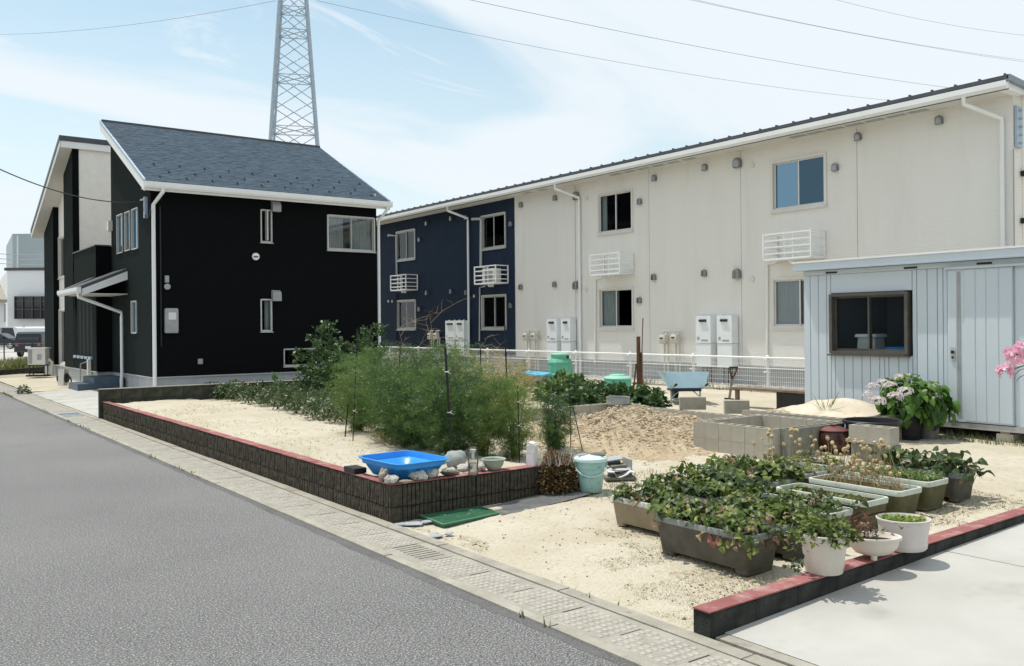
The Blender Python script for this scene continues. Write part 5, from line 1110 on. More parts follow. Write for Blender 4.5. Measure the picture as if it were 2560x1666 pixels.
# ---------------------------------------------------------------- concrete block beds
def row_blocks(root, x, y, z, n, rz, me, L=.395):
    for k in range(n): inst('block', me, root, (x+L*k*math.cos(rz), y+L*k*math.sin(rz), z), rz=rz)
fb2 = thing('block_bed', 'square empty bed of hollow grey concrete blocks in front of the soil heap', 'planting bed', (8.3, 6.3, .2))
for z, me in ((.175, HB), (.367, HB)):
    row_blocks(fb2, 8.43, 6.30, z, 3, math.pi/2, me); row_blocks(fb2, 8.44, 7.37, z, 3, 0, me); row_blocks(fb2, 8.44, 6.17, z, 3, 0, HBD); row_blocks(fb2, 9.62, 6.30, z, 3, math.pi/2, me)
sb = thing('sand_bed', 'grey block bed heaped with pale sand between the empty bed and the shed', 'planting bed', (10.3, 7.4, .2))
for z in (.185, .377):
    row_blocks(sb, 9.90, 6.35, z, 4, math.pi/2, HB); row_blocks(sb, 9.92, 6.20, z, 3, 0, HBD); row_blocks(sb, 11.22, 6.35, z, 4, math.pi/2, HB)
row_blocks(sb, 9.92, 7.90, .185, 3, 0, HB)
m = M(); n = 34
for j in range(n+1):
    for i in range(n+1):
        X = 9.915+1.18*i/n; Y = 6.36+1.53*j/n; hh = .50+.24*math.exp(-((X-10.7)/.55)**2-((Y-6.95)/.6)**2)+.06*math.exp(-((X-10.6)/.4)**2-((Y-7.6)/.3)**2)*(1+nz(X,Y,4.,3))+.02*nz(X,Y,3.,1)+.012*nz(X,Y,9.,2)-.05*math.exp(-((X-10.2)/.3)**2-((Y-7.7)/.2)**2); m.v.append((X, Y, hh))
for j in range(n):
    for i in range(n): m.f.append((j*(n+1)+i, j*(n+1)+i+1, (j+1)*(n+1)+i+1, (j+1)*(n+1)+i)); m.m.append(0)
part('sand_fill', m, MT['sand_light'], sb, smooth=True)
lb_ = thing('soil_bed', 'L-shaped low block edging around the heap of dug soil', 'planting bed', (9.9, 10.7, .3))
row_blocks(lb_, 10.10, 8.2, .26, 7, math.pi/2, HB); row_blocks(lb_, 8.0, 10.85, .26, 5, 0, HB)
cm_ = M()
for i in range(3400):
    X = random.gauss(8.6, .70); Y = random.gauss(8.75, .75)
    if X > 9.85 or (X > 8.3 and Y < 7.5) or Y < 7.0: continue
    r = random.choice((.005,.006,.008,.010,.013,.018)) * random.uniform(.8, 1.3) * (1.7 if random.random() < .06 else 1)
    cm_.blob((X, Y, sandz(X, Y)+r*.35), (r*1.15, r, r*.7), 6, 4, .22, 0, random.uniform(0, 3))
for i in range(60):
    X = random.uniform(10.1,11.0); Y = random.uniform(7.4, 7.85); r = random.uniform(.015,.05); cm_.blob((X, Y, .53), (r*1.2, r, r*.7), 6, 4, .25, 0, random.uniform(0,3))
struct('soil_clods', cm_, MT['clod'], kind='stuff')
def loose(label, px0, py0, px1, me='block', zb=None):
    p = at_z(px0, py0, .452); q = at_z(px1, py0, .452); d = (q-p); m = M(); c = (p+q)/2; L = d.length; az = math.atan2(d.y, d.x)
    m.obox((c.x, c.y, .452+.095), (L, .13, .19), az); return single('concrete_block', m, MT[me], label, 'block', (c.x, c.y, .452), 'loose concrete blocks in the garden')
loose('concrete block standing in front of the blue wheelbarrow', 1699, 1024, 1764); loose('concrete block standing in front of the spade', 1811, 1034, 1872)
for z, me, lb, x0 in ((.235, HBD, 'lower hollow block of the two stacked behind the dried poppies', 9.02), (.43, HB, 'upper hollow block of the two stacked behind the dried poppies', 8.98)):
    o = link('concrete_block', me, None, (x0+.06, 5.22, z), (0,0,math.pi/2), (1.25,1.3,1.0)); tag(o, lb, 'block', 'stacked blocks by the jar')
# jar
p = G(2083, 1133); j = thing('ceramic_jar', 'glazed dark brown ceramic jar with lid between the block bed and planters', 'jar', tuple(p))
part('body', M().lathe([(.12,0),(.17,.06),(.19,.14),(.185,.20),(.165,.25),(.155,.265)], p, 28), MT['jar'], j, smooth=True); part('lid', M().lathe([(.155,.262),(.178,.264),(.18,.275),(.10,.305),(.035,.312),(.03,.315),(.035,.335),(.0,.338)], p, 28), MT['jarlid'], j, smooth=True)
p2 = p+rt*.30+Vector((fw.x,fw.y,0))*.12; single('ceramic_jar', M().lathe([(.10,0),(.14,.08),(.14,.20),(.12,.25),(.125,.262),(.09,.262),(.09,.24),(.0,.24)], p2, 24), MT['jar'], 'smaller open brown jar half hidden behind the lidded jar', 'jar', tuple(p2), smooth=True)
# black tub
p = Vector((9.52, 5.83, T(9.5, 5.8))); bt2 = thing('black_tub', 'wide black plastic tub with a blue rope behind the stacked blocks', 'tub', tuple(p))
part('shell', M().lathe([(.24,0),(.27,.02),(.305,.34),(.33,.345),(.335,.37),(.325,.38),(.30,.375),(.27,.10),(.0,.10)], p, 36), MT['blackp'], bt2, smooth=True)
part('rope', M().tube([p+rt*-.31+Vector((0,0,.36)), p+rt*-.34+fd2*-.05+Vector((0,0,.26)), p+rt*-.27+fd2*-.12+Vector((0,0,.15)), p+rt*-.20+fd2*-.2+Vector((0,0,.13))], .008, 6), MT['rope'], bt2, smooth=True)
def plastic_pot(label, p, r0, r1, h, mt, name='flower_pot', group=None):
    t = thing(name, label, 'pot', tuple(p), group); part('body', M().lathe([(r0,0),(r0+.004,.006),(r1-.006,h*.86),(r1,h*.87),(r1+.008,h*.99),(r1,h),(r1-.016,h*.985),(r1-.022,h*.85),(0,h*.85)], p, 30), MT[mt], t, smooth=True)
    part('soil', M().lathe([(r1-.023,h*.86),(0,h*.875)], p, 24), MT['soil'], t); return t
pa = G(2272, 1098); pb2 = G(2322, 1097)
plastic_pot('large black pot holding the left pink hydrangea by the shed', pa, .14, .175, .36, 'blackp'); plastic_pot('dark grey pot holding the right hydrangea by the shed', pb2, .11, .14, .34, 'slate_d')
# ---------------------------------------------------------------- things near the fence
def compost(label, p, r, h, lidonly=False):
    t = thing('compost_bin', label, 'compost bin', tuple(p))
    n = 12; part('body', M().lathe([(r*1.05,0),(r*1.0,h*.28),(r*1.05,h*.29),(r*1.04,h*.34),(r*.97,h*.36),(r*.92,h*.66),(r*.96,h*.67),(r*.95,h*.71),(r*.80,h*.80),(r*.70,h*.82),(r*.70,h*.93)], p, n), MT['compost'], t)
    part('lid', M().lathe([(r*.72,h*.92),(r*.74,h*.955),(r*.70,h*.975),(r*.35,h*1.0),(0,h*1.005)], p, 24), MT['compostlid'], t, smooth=True); q = p+rt*(r*.55)-fd2*(r*.5)+Vector((0,0,h*.87))
    part('vent_cap', M().blob(q, (r*.12,r*.10,r*.11), 10, 6, 0.), MT['blackp'], t, smooth=True); return t
p = G(1401, 962); compost('tall green plastic compost bin by the white mesh fence', p, .33, .80)
p = G(1544, 988); t = thing('compost_bin', 'short pale green compost bin half hidden behind the vine leaves', 'compost bin', tuple(p)); part('body', M().lathe([(.30,0),(.285,.30),(.27,.34)], p, 28), MT['compost'], t, smooth=True); part('lid', M().lathe([(.285,.335),(.29,.36),(.24,.40),(.18,.405),(.165,.43),(.15,.435),(.0,.45)], p, 28), MT['compostlid'], t, smooth=True); part('handle', M().obox(p+Vector((0,0,.465)), (.10,.02,.04), rg), MT['compostlid'], t)
p = G(1338, 966); c = thing('garden_box', 'dark box with a bright blue lid left of the tall compost bin', 'box', tuple(p)); part('body', M().obox(p+Vector((0,0,.14)), (.52,.42,.28), rg-.5), MT['blockdark'], c); part('lid', M().obox(p+Vector((0,0,.31)), (.62,.56,.035), rg-.5, 0, (.06,.08)), MT['tarpblue'], c)
p = G(1597, 980); rp_ = thing('rusty_post', 'rusty steel channel post standing by the mesh fence', 'post', tuple(p)); part('channel', M().box(p.x-.03, p.x+.03, p.y-.03, p.y+.03, p.z-.1, p.z+1.22), MT['rust'], rp_); part('short_angle', M().obox(p+rt*.06+Vector((0,0,.42)), (.05,.05,.9), .4), MT['rust'], rp_); part('lean_bar', M().tube([p+rt*-.12, p+rt*-.05+Vector((0,0,.62))], .018, 6), MT['rust'], rp_)
p = G(1602, 982); single('iron_rod', M().tube([p, p+rt*.06+Vector((0,0,1.62))], .011, 6), MT['rust'], 'thin rusty iron rod rising beside the channel post', 'rod', tuple(p))
p = G(1822, 998); p = p-Vector((0,0,.14)); s = thing('spade', 'rusty spade with red brown handle stuck upright in the sand', 'spade', tuple(p)); tp = p+rt*.10+Vector((0,0,.76))
part('blade', M().obox(p+Vector((0,0,.04)), (.20,.012,.24), rg, 0, (0,.12)), MT['rust'], s); part('shaft', M().tube([p+Vector((0,0,.08)), p.lerp(tp,.70)], [.026,.022], 8), MT['slate_d'], s); k0_ = p.lerp(tp,.70)
part('grip_fork', M().tube([k0_, p.lerp(tp,.88)+rt*-.055, tp+rt*-.065], .018, 6).tube([k0_, p.lerp(tp,.88)+rt*.055, tp+rt*.065], .018, 6), MT['rust'], s); part('grip', M().tube([tp+rt*-.085, tp+rt*.085], .02, 8), MT['blackp'], s)
# wheelbarrow seen from behind
p = G(1714, 1010); wb = thing('wheelbarrow', 'sky blue wheelbarrow seen from behind near the mesh fence', 'wheelbarrow', tuple(p))
U = Vector((0,0,1)); r2 = rt; f2_ = fd2
def WP(a, b, c): return p + r2*a + f2_*b + U*c
m = M(); lo = [WP(-.34,-.12,.30), WP(.34,-.12,.30), WP(.22,.62,.26), WP(-.22,.62,.26)]; hi = [WP(-.40,-.16,.60), WP(.40,-.16,.60), WP(.36,.95,.54), WP(-.36,.95,.54)]
loi = [v+(WP(0,.25,.5)-v)*.05+U*.01 for v in lo]; hii = [v+(WP(0,.25,v.z-p.z)-v)*.035 for v in hi]
m.add([*lo,*hi,*loi,*hii], [(3,2,1,0),(0,1,5,4),(1,2,6,5),(2,3,7,6),(3,0,4,7),(8,9,10,11),(8,12,13,9),(9,13,14,10),(10,14,15,11),(11,15,12,8),(4,5,13,12),(5,6,14,13),(6,7,15,14),(7,4,12,15)]); part('tray', m, MT['blueline'], wb)
part('tray_bottom', M().hexa([WP(-.27,-.13,.24), WP(.27,-.13,.24), WP(.24,.6,.22), WP(-.24,.6,.22)], [WP(-.27,-.13,.295), WP(.27,-.13,.295), WP(.24,.6,.255), WP(-.24,.6,.255)]), MT['navybar'], wb)
for s in (-1, 1):
    part('frame_tube', M().tube([WP(.28*s,-.52,.38), WP(.27*s,-.1,.30), WP(.12*s,.95,.22)], .016, 8), MT['alu'], wb); part('hand_grip', M().tube([WP(.28*s,-.60,.40), WP(.28*s,-.46,.37)], .022, 8), MT['blackp'], wb)
    part('leg', M().tube([WP(.27*s,.0,.29), WP(.27*s,-.03,.0)], .015, 8), MT['alu'], wb); part('strut', M().tube([WP(.27*s,-.05,.12), WP(.10*s,-.05,.27)], .012, 6), MT['alu'], wb)
part('stretcher', M().tube([WP(-.27,-.03,.10), WP(.27,-.03,.10)], .013, 8), MT['alu'], wb)
wq = M().tube([WP(-.04,1.05,.18), WP(.04,1.05,.18)], .18, 20); part('wheel', wq, MT['tyre'], wb, smooth=True)
# sieve on the block edging
p = at_z(1545, 1010, .46); sv_ = thing('garden_sieve', 'round grey metal garden sieve lying on the block edging', 'sieve', tuple(p)); part('rim', M().lathe([(.19,0),(.19,.11),(.197,.115),(.197,.10),(.183,.11),(.183,.0)], p, 30), MT['grey'], sv_, smooth=True); part('mesh', M().lathe([(.184,.012),(0,.012)], p, 30), MT['slate_d'], sv_)
# dark plank by the shed
a = at_x(1838, 973, 12.6); b = at_x(2012, 976, 12.6); m = M(); m.box(12.45, 12.75, b.y-.3, a.y, .60, .635); pk = thing('plank_bench', 'dark weathered plank laid on black tubs beside the shed', 'plank', (12.6, a.y, .3)); part('plank', m, MT['wood'], pk); part('support', M().box(12.5, 12.72, b.y-.25, at_x(1950, 976, 12.6).y, .27, .598), MT['blackp'], pk); part('support', M().box(12.52, 12.58, a.y-.12, a.y-.06, .27, .598), MT['wood'], pk)
# ---------------------------------------------------------------- white pots on the low wall
ztop = lambda x: .157+.0125*(x-3.78)
p = Vector((4.93, 3.36, ztop(4.93))); wp = thing('flower_pot', 'tall white plastic pot with leafy vine standing on the red wall', 'pot', tuple(p)); part('body', M().lathe([(.110,0),(.114,.004),(.138,.19),(.145,.195),(.150,.235),(.158,.238),(.158,.248),(.148,.250),(.140,.235),(.13,.20),(0,.20)], p, 36), MT['pot_white'], wp, smooth=True); part('soil', M().lathe([(.132,.205),(0,.21)], p, 24), MT['soil'], wp); WPOT = p
p = Vector((5.46, 3.34, ztop(5.46)+.025)); ob = thing('oval_planter', 'oval white footed bowl planter between the tall pot and the round tub', 'planter', tuple(p)); part('body', M().lathe([(.085,0),(.12,.012),(.155,.05),(.168,.10),(.180,.102),(.184,.112),(.180,.122),(.160,.122),(.150,.10),(.12,.07),(0,.07)], p, 36, 0, 1.0, .72, R(-40)), MT['pot_white'], ob, smooth=True); part('soil', M().lathe([(.149,.09),(0,.10)], p, 28, 0, 1.0, .72, R(-40)), MT['soil'], ob); part('foot', M().lathe([(.02,-.028),(.024,.005)], p+rt*-.02-fd2*.05, 12), MT['pot_white'], ob); part('foot', M().lathe([(.02,-.028),(.024,.005)], p+rt*.04+fd2*.05, 12), MT['pot_white'], ob); OPOT = p
p = Vector((5.83, 3.34, ztop(5.83))); rt_ = thing('round_tub', 'round pinkish white tub with bright green sprouts on the red wall', 'pot', tuple(p)); part('body', M().lathe([(.140,0),(.152,.012),(.156,.04),(.152,.044),(.172,.20),(.180,.203),(.180,.212),(.172,.214),(.165,.20),(.15,.165),(0,.165)], p, 40, 0, 1.0, .92, R(-40)), MT['pot_pinkw'], rt_, smooth=True); part('soil', M().lathe([(.153,.170),(0,.178)], p, 28, 0, 1.0, .92, R(-40)), MT['soil'], rt_); RPOT = p
# ---------------------------------------------------------------- long planters
def planter(label, x0, y0, Wd, L, h, body, rim, soilz=.84, grp='long planters of the strawberry patch'):
    c = Vector((x0+Wd/2, y0+L/2, T(x0+Wd/2, y0+L/2))); t = thing('planter', label, 'planter', tuple(c), grp); hx, hy = Wd/2, L/2
    m = M(); f = .80; m.rrect([(hx*f,hy*.90,.03),(hx*f+.004,hy*.905,.034),(hx*.955,hy*.972,h-.03),(hx*.86,hy*.945,h-.03),(hx*.86,hy*.94,h*.5)], c, .045, 4, 0, 0, (True, False)); part('body', m, MT[body], t, smooth=True)
    for s in (-1, 1):
        q = M(); q.rrect([(hx*f*.98,hy*.13,.0),(hx*f,hy*.14,.031)], c+Vector((0, s*hy*.75, 0)), .03); part('foot', q, MT[body], t)
    m = M(); m.rrect([(hx*.955,hy*.972,h-.045),(hx*.99,hy*.99,h-.043),(hx*1.0,hy*1.0,h-.006),(hx*.985,hy*.992,h),(hx*.885,hy*.955,h),(hx*.87,hy*.95,h-.03)], c, .05, 5, 0, 0, (False, False)); part('rim', m, MT[rim], t, smooth=True)
    part('soil', M().rrect([(hx*.865,hy*.945,h*soilz-.02),(hx*.865,hy*.945,h*soilz)], c, .04), MT['soil'], t); t['_h'] = h*soilz; return t, c, hx, hy
PL = {}
PL[1] = planter('front dark planter crammed with strawberry plants and dead leaves, nearest the road', 4.83, 3.86, .36, .92, .285, 'pl_dark', 'pl_rimg')
PL[2] = planter('tan planter with pale rim behind and left of the front dark one', 5.16, 4.90, .34, .72, .25, 'pl_tan', 'pl_rim')
PL[3] = planter('dark planter with grey rim second from the road in the front row', 5.33, 3.86, .36, .84, .25, 'pl_dark', 'pl_rimg')
PL[4] = planter('planter with off-white rim third from the road in the front row', 5.80, 3.90, .34, .84, .25, 'pl_green', 'pl_rim')
PL[5] = planter('algae stained planter with pale green rim and almost no plants in the front row', 6.27, 3.90, .36, .86, .25, 'pl_green', 'pl_rimgreen', .6)
PL[6] = planter('planter of dried poppy seed heads in the front row', 6.73, 3.88, .37, .88, .25, 'pl_green', 'pl_rimgreen', .7)
PL[7] = planter('planter of green clover next to the dried poppies', 7.17, 3.88, .36, .82, .25, 'pl_green', 'pl_rimgreen', .92)
PL[8] = planter('rightmost planter with large strawberry leaves drooping over its rim', 7.62, 3.86, .34, .62, .25, 'pl_dark', 'pl_rimg')
PL[9] = planter('strawberry planter in the back row next to the tan one', 5.58, 4.88, .34, .80, .25, 'pl_tan', 'pl_rim')
PL[10] = planter('strawberry planter in the middle of the back row', 6.0, 4.86, .34, .80, .25, 'pl_dark', 'pl_rim')
PL[11] = planter('strawberry planter with weathered white rim in the back row', 6.42, 4.86, .34, .80, .25, 'pl_green', 'pl_rim')
PL[12] = planter('planter of seedlings and pods at the right of the back row', 6.84, 4.84, .36, .66, .25, 'pl_green', 'pl_rim')
PL[13] = planter('last planter of the back row nearest the stacked blocks', 7.28, 4.84, .32, .60, .25, 'pl_green', 'pl_rim')
# ================================================================ PLANTS
def np_mesh(name, V, Fc, mats, mi=None, off=(0,0,0)):        # V (n,3) array, Fc (m,k) array of equal-size faces
    me = bpy.data.meshes.new(name); V = np.asarray(V, float) - np.array(tuple(off)); k = Fc.shape[1]; n = len(Fc)
    me.vertices.add(len(V)); me.vertices.foreach_set('co', V.ravel().astype(np.float32))
    me.loops.add(n*k); me.loops.foreach_set('vertex_index', Fc.ravel().astype(np.int32))
    me.polygons.add(n); me.polygons.foreach_set('loop_start', np.arange(0, n*k, k, dtype=np.int32))
    for m in mats: me.materials.append(m)
    if mi is not None: me.polygons.foreach_set('material_index', np.asarray(mi, np.int32))
    me.update(calc_edges=True); me.validate(); return me
def unit(a): return a/np.maximum(1e-9, np.linalg.norm(a, axis=1, keepdims=True))
def needle_tris(P, D, L, Wd):                                # thin triangles at P pointing along D
    n = len(P); side = unit(np.cross(D, RNG.normal(size=(n,3)))); V = np.empty((n,3,3))
    V[:,0] = P - side*Wd[:,None]; V[:,1] = P + side*Wd[:,None]; V[:,2] = P + D*L[:,None]
    return V.reshape(-1,3), np.arange(3*n).reshape(-1,3)
def leaf_quads(P, D, Nn, L, Wd, fold=.25):                   # folded rhombic leaves: tip along D
    n = len(P); S = unit(np.cross(D, Nn)); Nn = unit(np.cross(S, D)); V = np.empty((n,5,3)); L = L[:,None]; Wd = Wd[:,None]
    V[:,0] = P; V[:,1] = P + D*L*.42 + S*Wd + Nn*Wd*fold; V[:,2] = P + D*L; V[:,3] = P + D*L*.42 - S*Wd + Nn*Wd*fold; V[:,4] = P + D*L*.5
    F_ = np.array([[0,1,4],[1,2,4],[2,3,4],[3,0,4]]); idx = (np.arange(n)*5)[:,None,None] + F_[None]
    return V.reshape(-1,3), idx.reshape(-1,3)
def add_np(name, root, V, Fc, mats, mi=None): 
    return link(name, np_mesh(name, V, Fc, mats, mi, rootloc(root)), root)
def fern(label, base, h, spread, nn, mats, ns=10, lean=.34, name='asparagus_fern', w=.0031, grp='asparagus ferns'):
    base = np.array(tuple(base)); t_ = thing(name, label, 'plant', tuple(base), grp); sm = M(); PP = []; DD = []; MI = []
    nn = int(nn*1.25); per = nn//(ns*26)
    for s in range(ns):
        a = RNG.uniform(0, 6.28); hs_ = h*RNG.uniform(.45, 1.08); ln = lean*h*RNG.uniform(.3, 1.0); bo = np.array([math.cos(a), math.sin(a), 0])*spread*.25*RNG.uniform(.2, 1)
        dirv = np.array([math.cos(a), math.sin(a), 0]); f = lambda t: base + bo + dirv*ln*t**2 + np.array([0,0,hs_])*(t - .10*t**3)
        sm.tube([f(t) for t in np.linspace(0, 1, 7)], [.006,.0055,.005,.004,.003,.002,.001], 5)
        smi = RNG.integers(0, len(mats))
        for b in range(26):
            t = .03 + .97*(b+RNG.random())/26; p0 = f(t); az = RNG.uniform(0, 6.28); bl = h*(.11 + .21*math.sin(math.pi*min(1, max(.0, (t-.06)/1.02)))**.8)*RNG.uniform(.6, 1.15)*(spread/.3)**.5
            bd = np.array([math.cos(az), math.sin(az), RNG.uniform(.1, .7)]); bd /= np.linalg.norm(bd)
            u = RNG.random(per)**.8; q = p0 + np.outer(u*bl, bd) + np.outer(-(u**2)*bl*.28, [0,0,1]) + RNG.normal(size=(per,3))*(.010+.030*bl)
            MI.append(np.full(per, smi if RNG.random() < .75 else RNG.integers(0, len(mats))))
            PP.append(q); DD.append(unit(bd*.8 + RNG.normal(size=(per,3))*.75 + np.array([0,0,.15])))
    P = np.concatenate(PP); D = np.concatenate(DD); ok = P[:,2] > base[2]+.02; P, D = P[ok], D[ok]; n = len(P); MI = np.concatenate(MI)[ok]
    V, Fc = needle_tris(P, D, RNG.uniform(.025, .06, n)*(h/1.1)**.5, np.full(n, w)*RNG.uniform(.7,1.3,n)); add_np('foliage', t_, V, Fc, mats, MI); part('stem', sm, MT['stemgreen'], t_); return t_
F1, F2, F3 = MT['fern'], MT['fern2'], MT['fern3']
FE = [('tall feathery asparagus fern at the left end of the row behind the tall stake', (905,1082), 1.02, .42, 15000, [F1,F1,F2]),
      ('bushy bright asparagus fern second from the left above the dry root clump', (975,1102), 1.08, .48, 17000, [F1,F1,F3]),
      ('tallest dark asparagus fern right behind the blue tub', (1055,1124), 1.10, .45, 17000, [F3,F1,F3]),
      ('dense asparagus fern tied to the thick black stake', (1130,1140), .98, .42, 16000, [F3,F1]),
      ('yellow green asparagus fern behind the plastic bottle', (1205,1146), .86, .38, 12000, [F2,F1]),
      ('loose asparagus fern behind the bowl and the carton', (1285,1148), .80, .34, 10000, [F2,F1,F1]),
      ('small upright asparagus fern behind the russet bush', (1385,1128), .66, .26, 9000, [F1,F3]),
      ('tall asparagus fern at the back between the tomatoes and the tallest fern', (990,1045), 1.10, .50, 15000, [F1,F2,F3]),
      ('pale yellowing asparagus fern at the back right of the row', (1165,1062), 1.0, .50, 13000, [F2,F2,F1]),
      ('asparagus fern at the front between the dry root clump and the thick stake', (1020,1118), .92, .46, 14000, [F1,F3]),
      ('asparagus fern behind the tomatoes at the left back of the row', (930,1050), 1.05, .50, 13000, [F1,F2]),
      ('asparagus fern at the back behind the thick black stake', (1095,1058), 1.12, .52, 14000, [F3,F1]),
      ('asparagus fern in the gap behind the bottle and the yellow green one', (1225,1090), .92, .48, 12000, [F1,F2]),
      ('withered golden asparagus fern in front of the navy wall below the right window', (1215,1020), .95, .5, 7000, [MT['ferndry'],F2,MT['ferndry']]),
      ('withered brown asparagus fern left of the blue lidded box', (1285,1010), .75, .5, 6000, [MT['ferndry'],MT['ferndry'],F2]),
      ('low yellow asparagus fern in front of the compost bin', (1270,1050), .80, .50, 9000, [F2,MT['ferndry']])]
for lb, px, h, sp_, nn, ms in FE: fern(lb, G(*px), h*1.17, sp_, nn, ms)
def twig(label, base, h, n0, seed, mt='ferndry', name='dead_stalk', spread=.5, up0=1.0, r0=.006):
    rd = random.Random(seed); m = M()
    def br(p, d, L, r, lev):
        q = p; pts = [p]; dd = d.copy()
        for k in range(4): dd = (dd + Vector((rd.gauss(0,.16), rd.gauss(0,.16), rd.gauss(0,.08)-.03*lev))).normalized(); q = q + dd*(L/4); pts.append(q)
        m.tube(pts, [r*(1-.18*k) for k in range(5)], 3 if lev else 4, cap=False)
        if lev < 2:
            for k in range(rd.randint(4, 6) if lev == 0 else rd.randint(3, 5)):
                s = rd.uniform(.25, 1.0); i = min(3, int(s*4)); pp = pts[i].lerp(pts[i+1], s*4-i); az = rd.uniform(0, 6.28); nd = (dd*.35 + Vector((math.cos(az), math.sin(az), rd.uniform(.0,.7)))*.8).normalized(); br(pp, nd, L*rd.uniform(.32,.55), r*.55, lev+1)
    b = Vector(base)
    for k in range(n0): az = rd.uniform(0, 6.28); br(b+Vector((rd.gauss(0,.03), rd.gauss(0,.03), 0)), Vector((math.cos(az)*spread*rd.random(), math.sin(az)*spread*rd.random(), up0)).normalized(), h*rd.uniform(.7,1), r0, 0)
    return single(name, m, MT[mt], label, 'plant', tuple(b), 'dead stalks')
twig('tall dead stalk with bare curling branches against the navy wall', G(1075,1030), 1.75, 3, 3, spread=.22)
twig('dead brown stalks in front of the white water heaters', G(1180,1010), 1.2, 9, 4, spread=1.1)
twig('dead brown stalks below the right navy window', G(1270,1000), 1.1, 9, 5, spread=1.1)
twig('dead stalks left of the tall bare one by the black house edge', G(1000,1010), 1.1, 8, 6, spread=1.1)
twig('clump of dry straw coloured stems on the sand behind the blue tub', G(975,1112), .42, 12, 8, spread=2.2, up0=.5, name='dry_stems', r0=.005)
twig('withered pale stem standing in front of the bright asparagus fern', G(965,1098), .62, 2, 12, spread=.3, name='dry_stems')
# stakes
def stake(label, pb, pt, r=.008, ties=(), name='garden_stake', zb=None):
    p = G(*pb) if zb is None else at_z(*pb, zb); dpt = (p-C0).dot(fw); q = deep(*pt, dpt); t_ = thing(name, label, 'stake', tuple(p), 'garden stakes'); part('rod', M().tube([p-Vector((0,0,.05)), q], r, 7), MT['stake'], t_)
    for s in ties:
        c = p.lerp(q, s); m = M(); m.tube([c+rt*(r*1.6*math.cos(a))+fd2*(r*1.6*math.sin(a)) for a in np.linspace(0, 6.28, 9)], .004, 4); m.tube([c-fd2*r, c+rt*.05-fd2*.02+Vector((0,0,-.02))], .003, 4); m.tube([c-fd2*r, c+rt*.035-fd2*.03+Vector((0,0,.025))], .003, 4); part('tie', m, MT['tie'], t_)
    return t_
stake('thick black stake with white ties in the middle of the asparagus row', (1131,1150), (1113,868), .014, (.42,.78))
stake('tall stake left of the asparagus row beside the tomatoes', (882,1100), (893,822), .007, (.26,.62))
stake('short stake at the left end of the asparagus row', (862,1092), (870,1010), .009)
stake('leaning stake top rising above the bright asparagus fern', (990,1075), (1001,866), .010, (.72,))
stake('slim stake behind the carton on the garden wall', (1299,1162), (1294,966), .006, (.5,.8))
stake('left leg of the crossed stakes by the small fern', (1368,1118), (1386,962), .006, (.85,)); stake('right leg of the crossed stakes by the small fern', (1397,1116), (1381,962), .006)
stake('leaning stake just behind the mint bucket', (1459,1130), (1424,978), .006, (.55,)); stake('upright stake between the small fern and the leaning one', (1427,1120), (1425,975), .006)
stake('stake in front of the right navy window', (1270,1040), (1262,812), .012); stake('short stake left of the right navy window', (1205,1040), (1201,872), .010)
stake('stake inside the left tomato plant', (793,1003), (788,824), .008); stake('stake inside the right tomato plant', (889,1003), (897,826), .008, (.45,))
# leafy clouds
def leafy(label, base, name, mats, pos, size, aspect=.32, upb=.5, stems=None, droop=.3, grp=None, cat='plant', smt='stemgreen'):
    t_ = thing(name, label, cat, tuple(base), grp); n = len(pos); c = np.array(tuple(base)); out = pos-c; out[:,2] *= .3
    D = unit(unit(out)*.8 + RNG.normal(size=(n,3))*.55 + np.array([0,0,-droop])); Nn = unit(RNG.normal(size=(n,3))*.5 + np.array([0,0,upb+.3])); L = RNG.uniform(.7,1.25,n)*size
    V, Fc = leaf_quads(pos, D, Nn, L, L*aspect); add_np('foliage', t_, V, Fc, mats, np.repeat(RNG.integers(0, len(mats), n), 4))
    if stems: part('stem', stems, MT[smt], t_)
    return t_
def bush_pos(c, n, rx, ry, rz, z0=.0, hollow=.45, flat=.0):
    d = unit(RNG.normal(size=(n,3))); d[:,2] = np.abs(d[:,2])*(1-flat)+.02; r = (hollow + (1-hollow)*RNG.random(n)**.5)*(1+.18*np.sin(d[:,0]*5+c[0]*3)*np.cos(d[:,1]*6+c[1]))
    return np.array(tuple(c)) + np.array([0,0,z0]) + d*r[:,None]*np.array([rx,ry,rz])
def tomato(label, px, tops):
    b = G(*px); m = M(); PP = []
    for q, sc in tops:
        dpt = (b-C0).dot(fw); e = deep(*q, dpt); pts = [b.lerp(e, k/8)+Vector((random.gauss(0,.025), random.gauss(0,.025), 0)) for k in range(9)]; m.tube(pts, [.012-.001*k for k in range(9)], 5)
        for k in range(1, 40):
            s = k/40*8; i = min(7, int(s)); pp = pts[i].lerp(pts[i+1], s-i); az = random.uniform(0, 6.28); L = sc*(.34*(1-.65*(k/40))+.05); d = Vector((math.cos(az), math.sin(az), .25)); 
            m.tube([pp, pp+d*L*.6, pp+d*L-Vector((0,0,.25*L))], .003, 3, cap=False)
            for j in range(int(10*sc)+5): u = random.uniform(.25, 1.05); w_ = pp+d*L*u-Vector((0,0,.25*L*u*u)); PP.append((w_.x+random.gauss(0,.03), w_.y+random.gauss(0,.03), w_.z+random.gauss(0,.025)))
    leafy(label, b, 'tomato_plant', [MT['tomato'], MT['tomato'], MT['sweet']], np.array(PP), .085, .33, .5, m, .5, 'tomato plants')
tomato('left tall tomato plant in front of the black house', (800,1003), [((808,806),1.4), ((768,875),1.3), ((845,850),1.4)])
tomato('right tall tomato plant at the right edge of the black house', (892,1000), [((925,812),1.4), ((880,860),1.3), ((950,860),1.2)])
tomato('lower tomato plant between the two tall ones', (845,1010), [((850,880),1.5), ((815,920),1.3)])
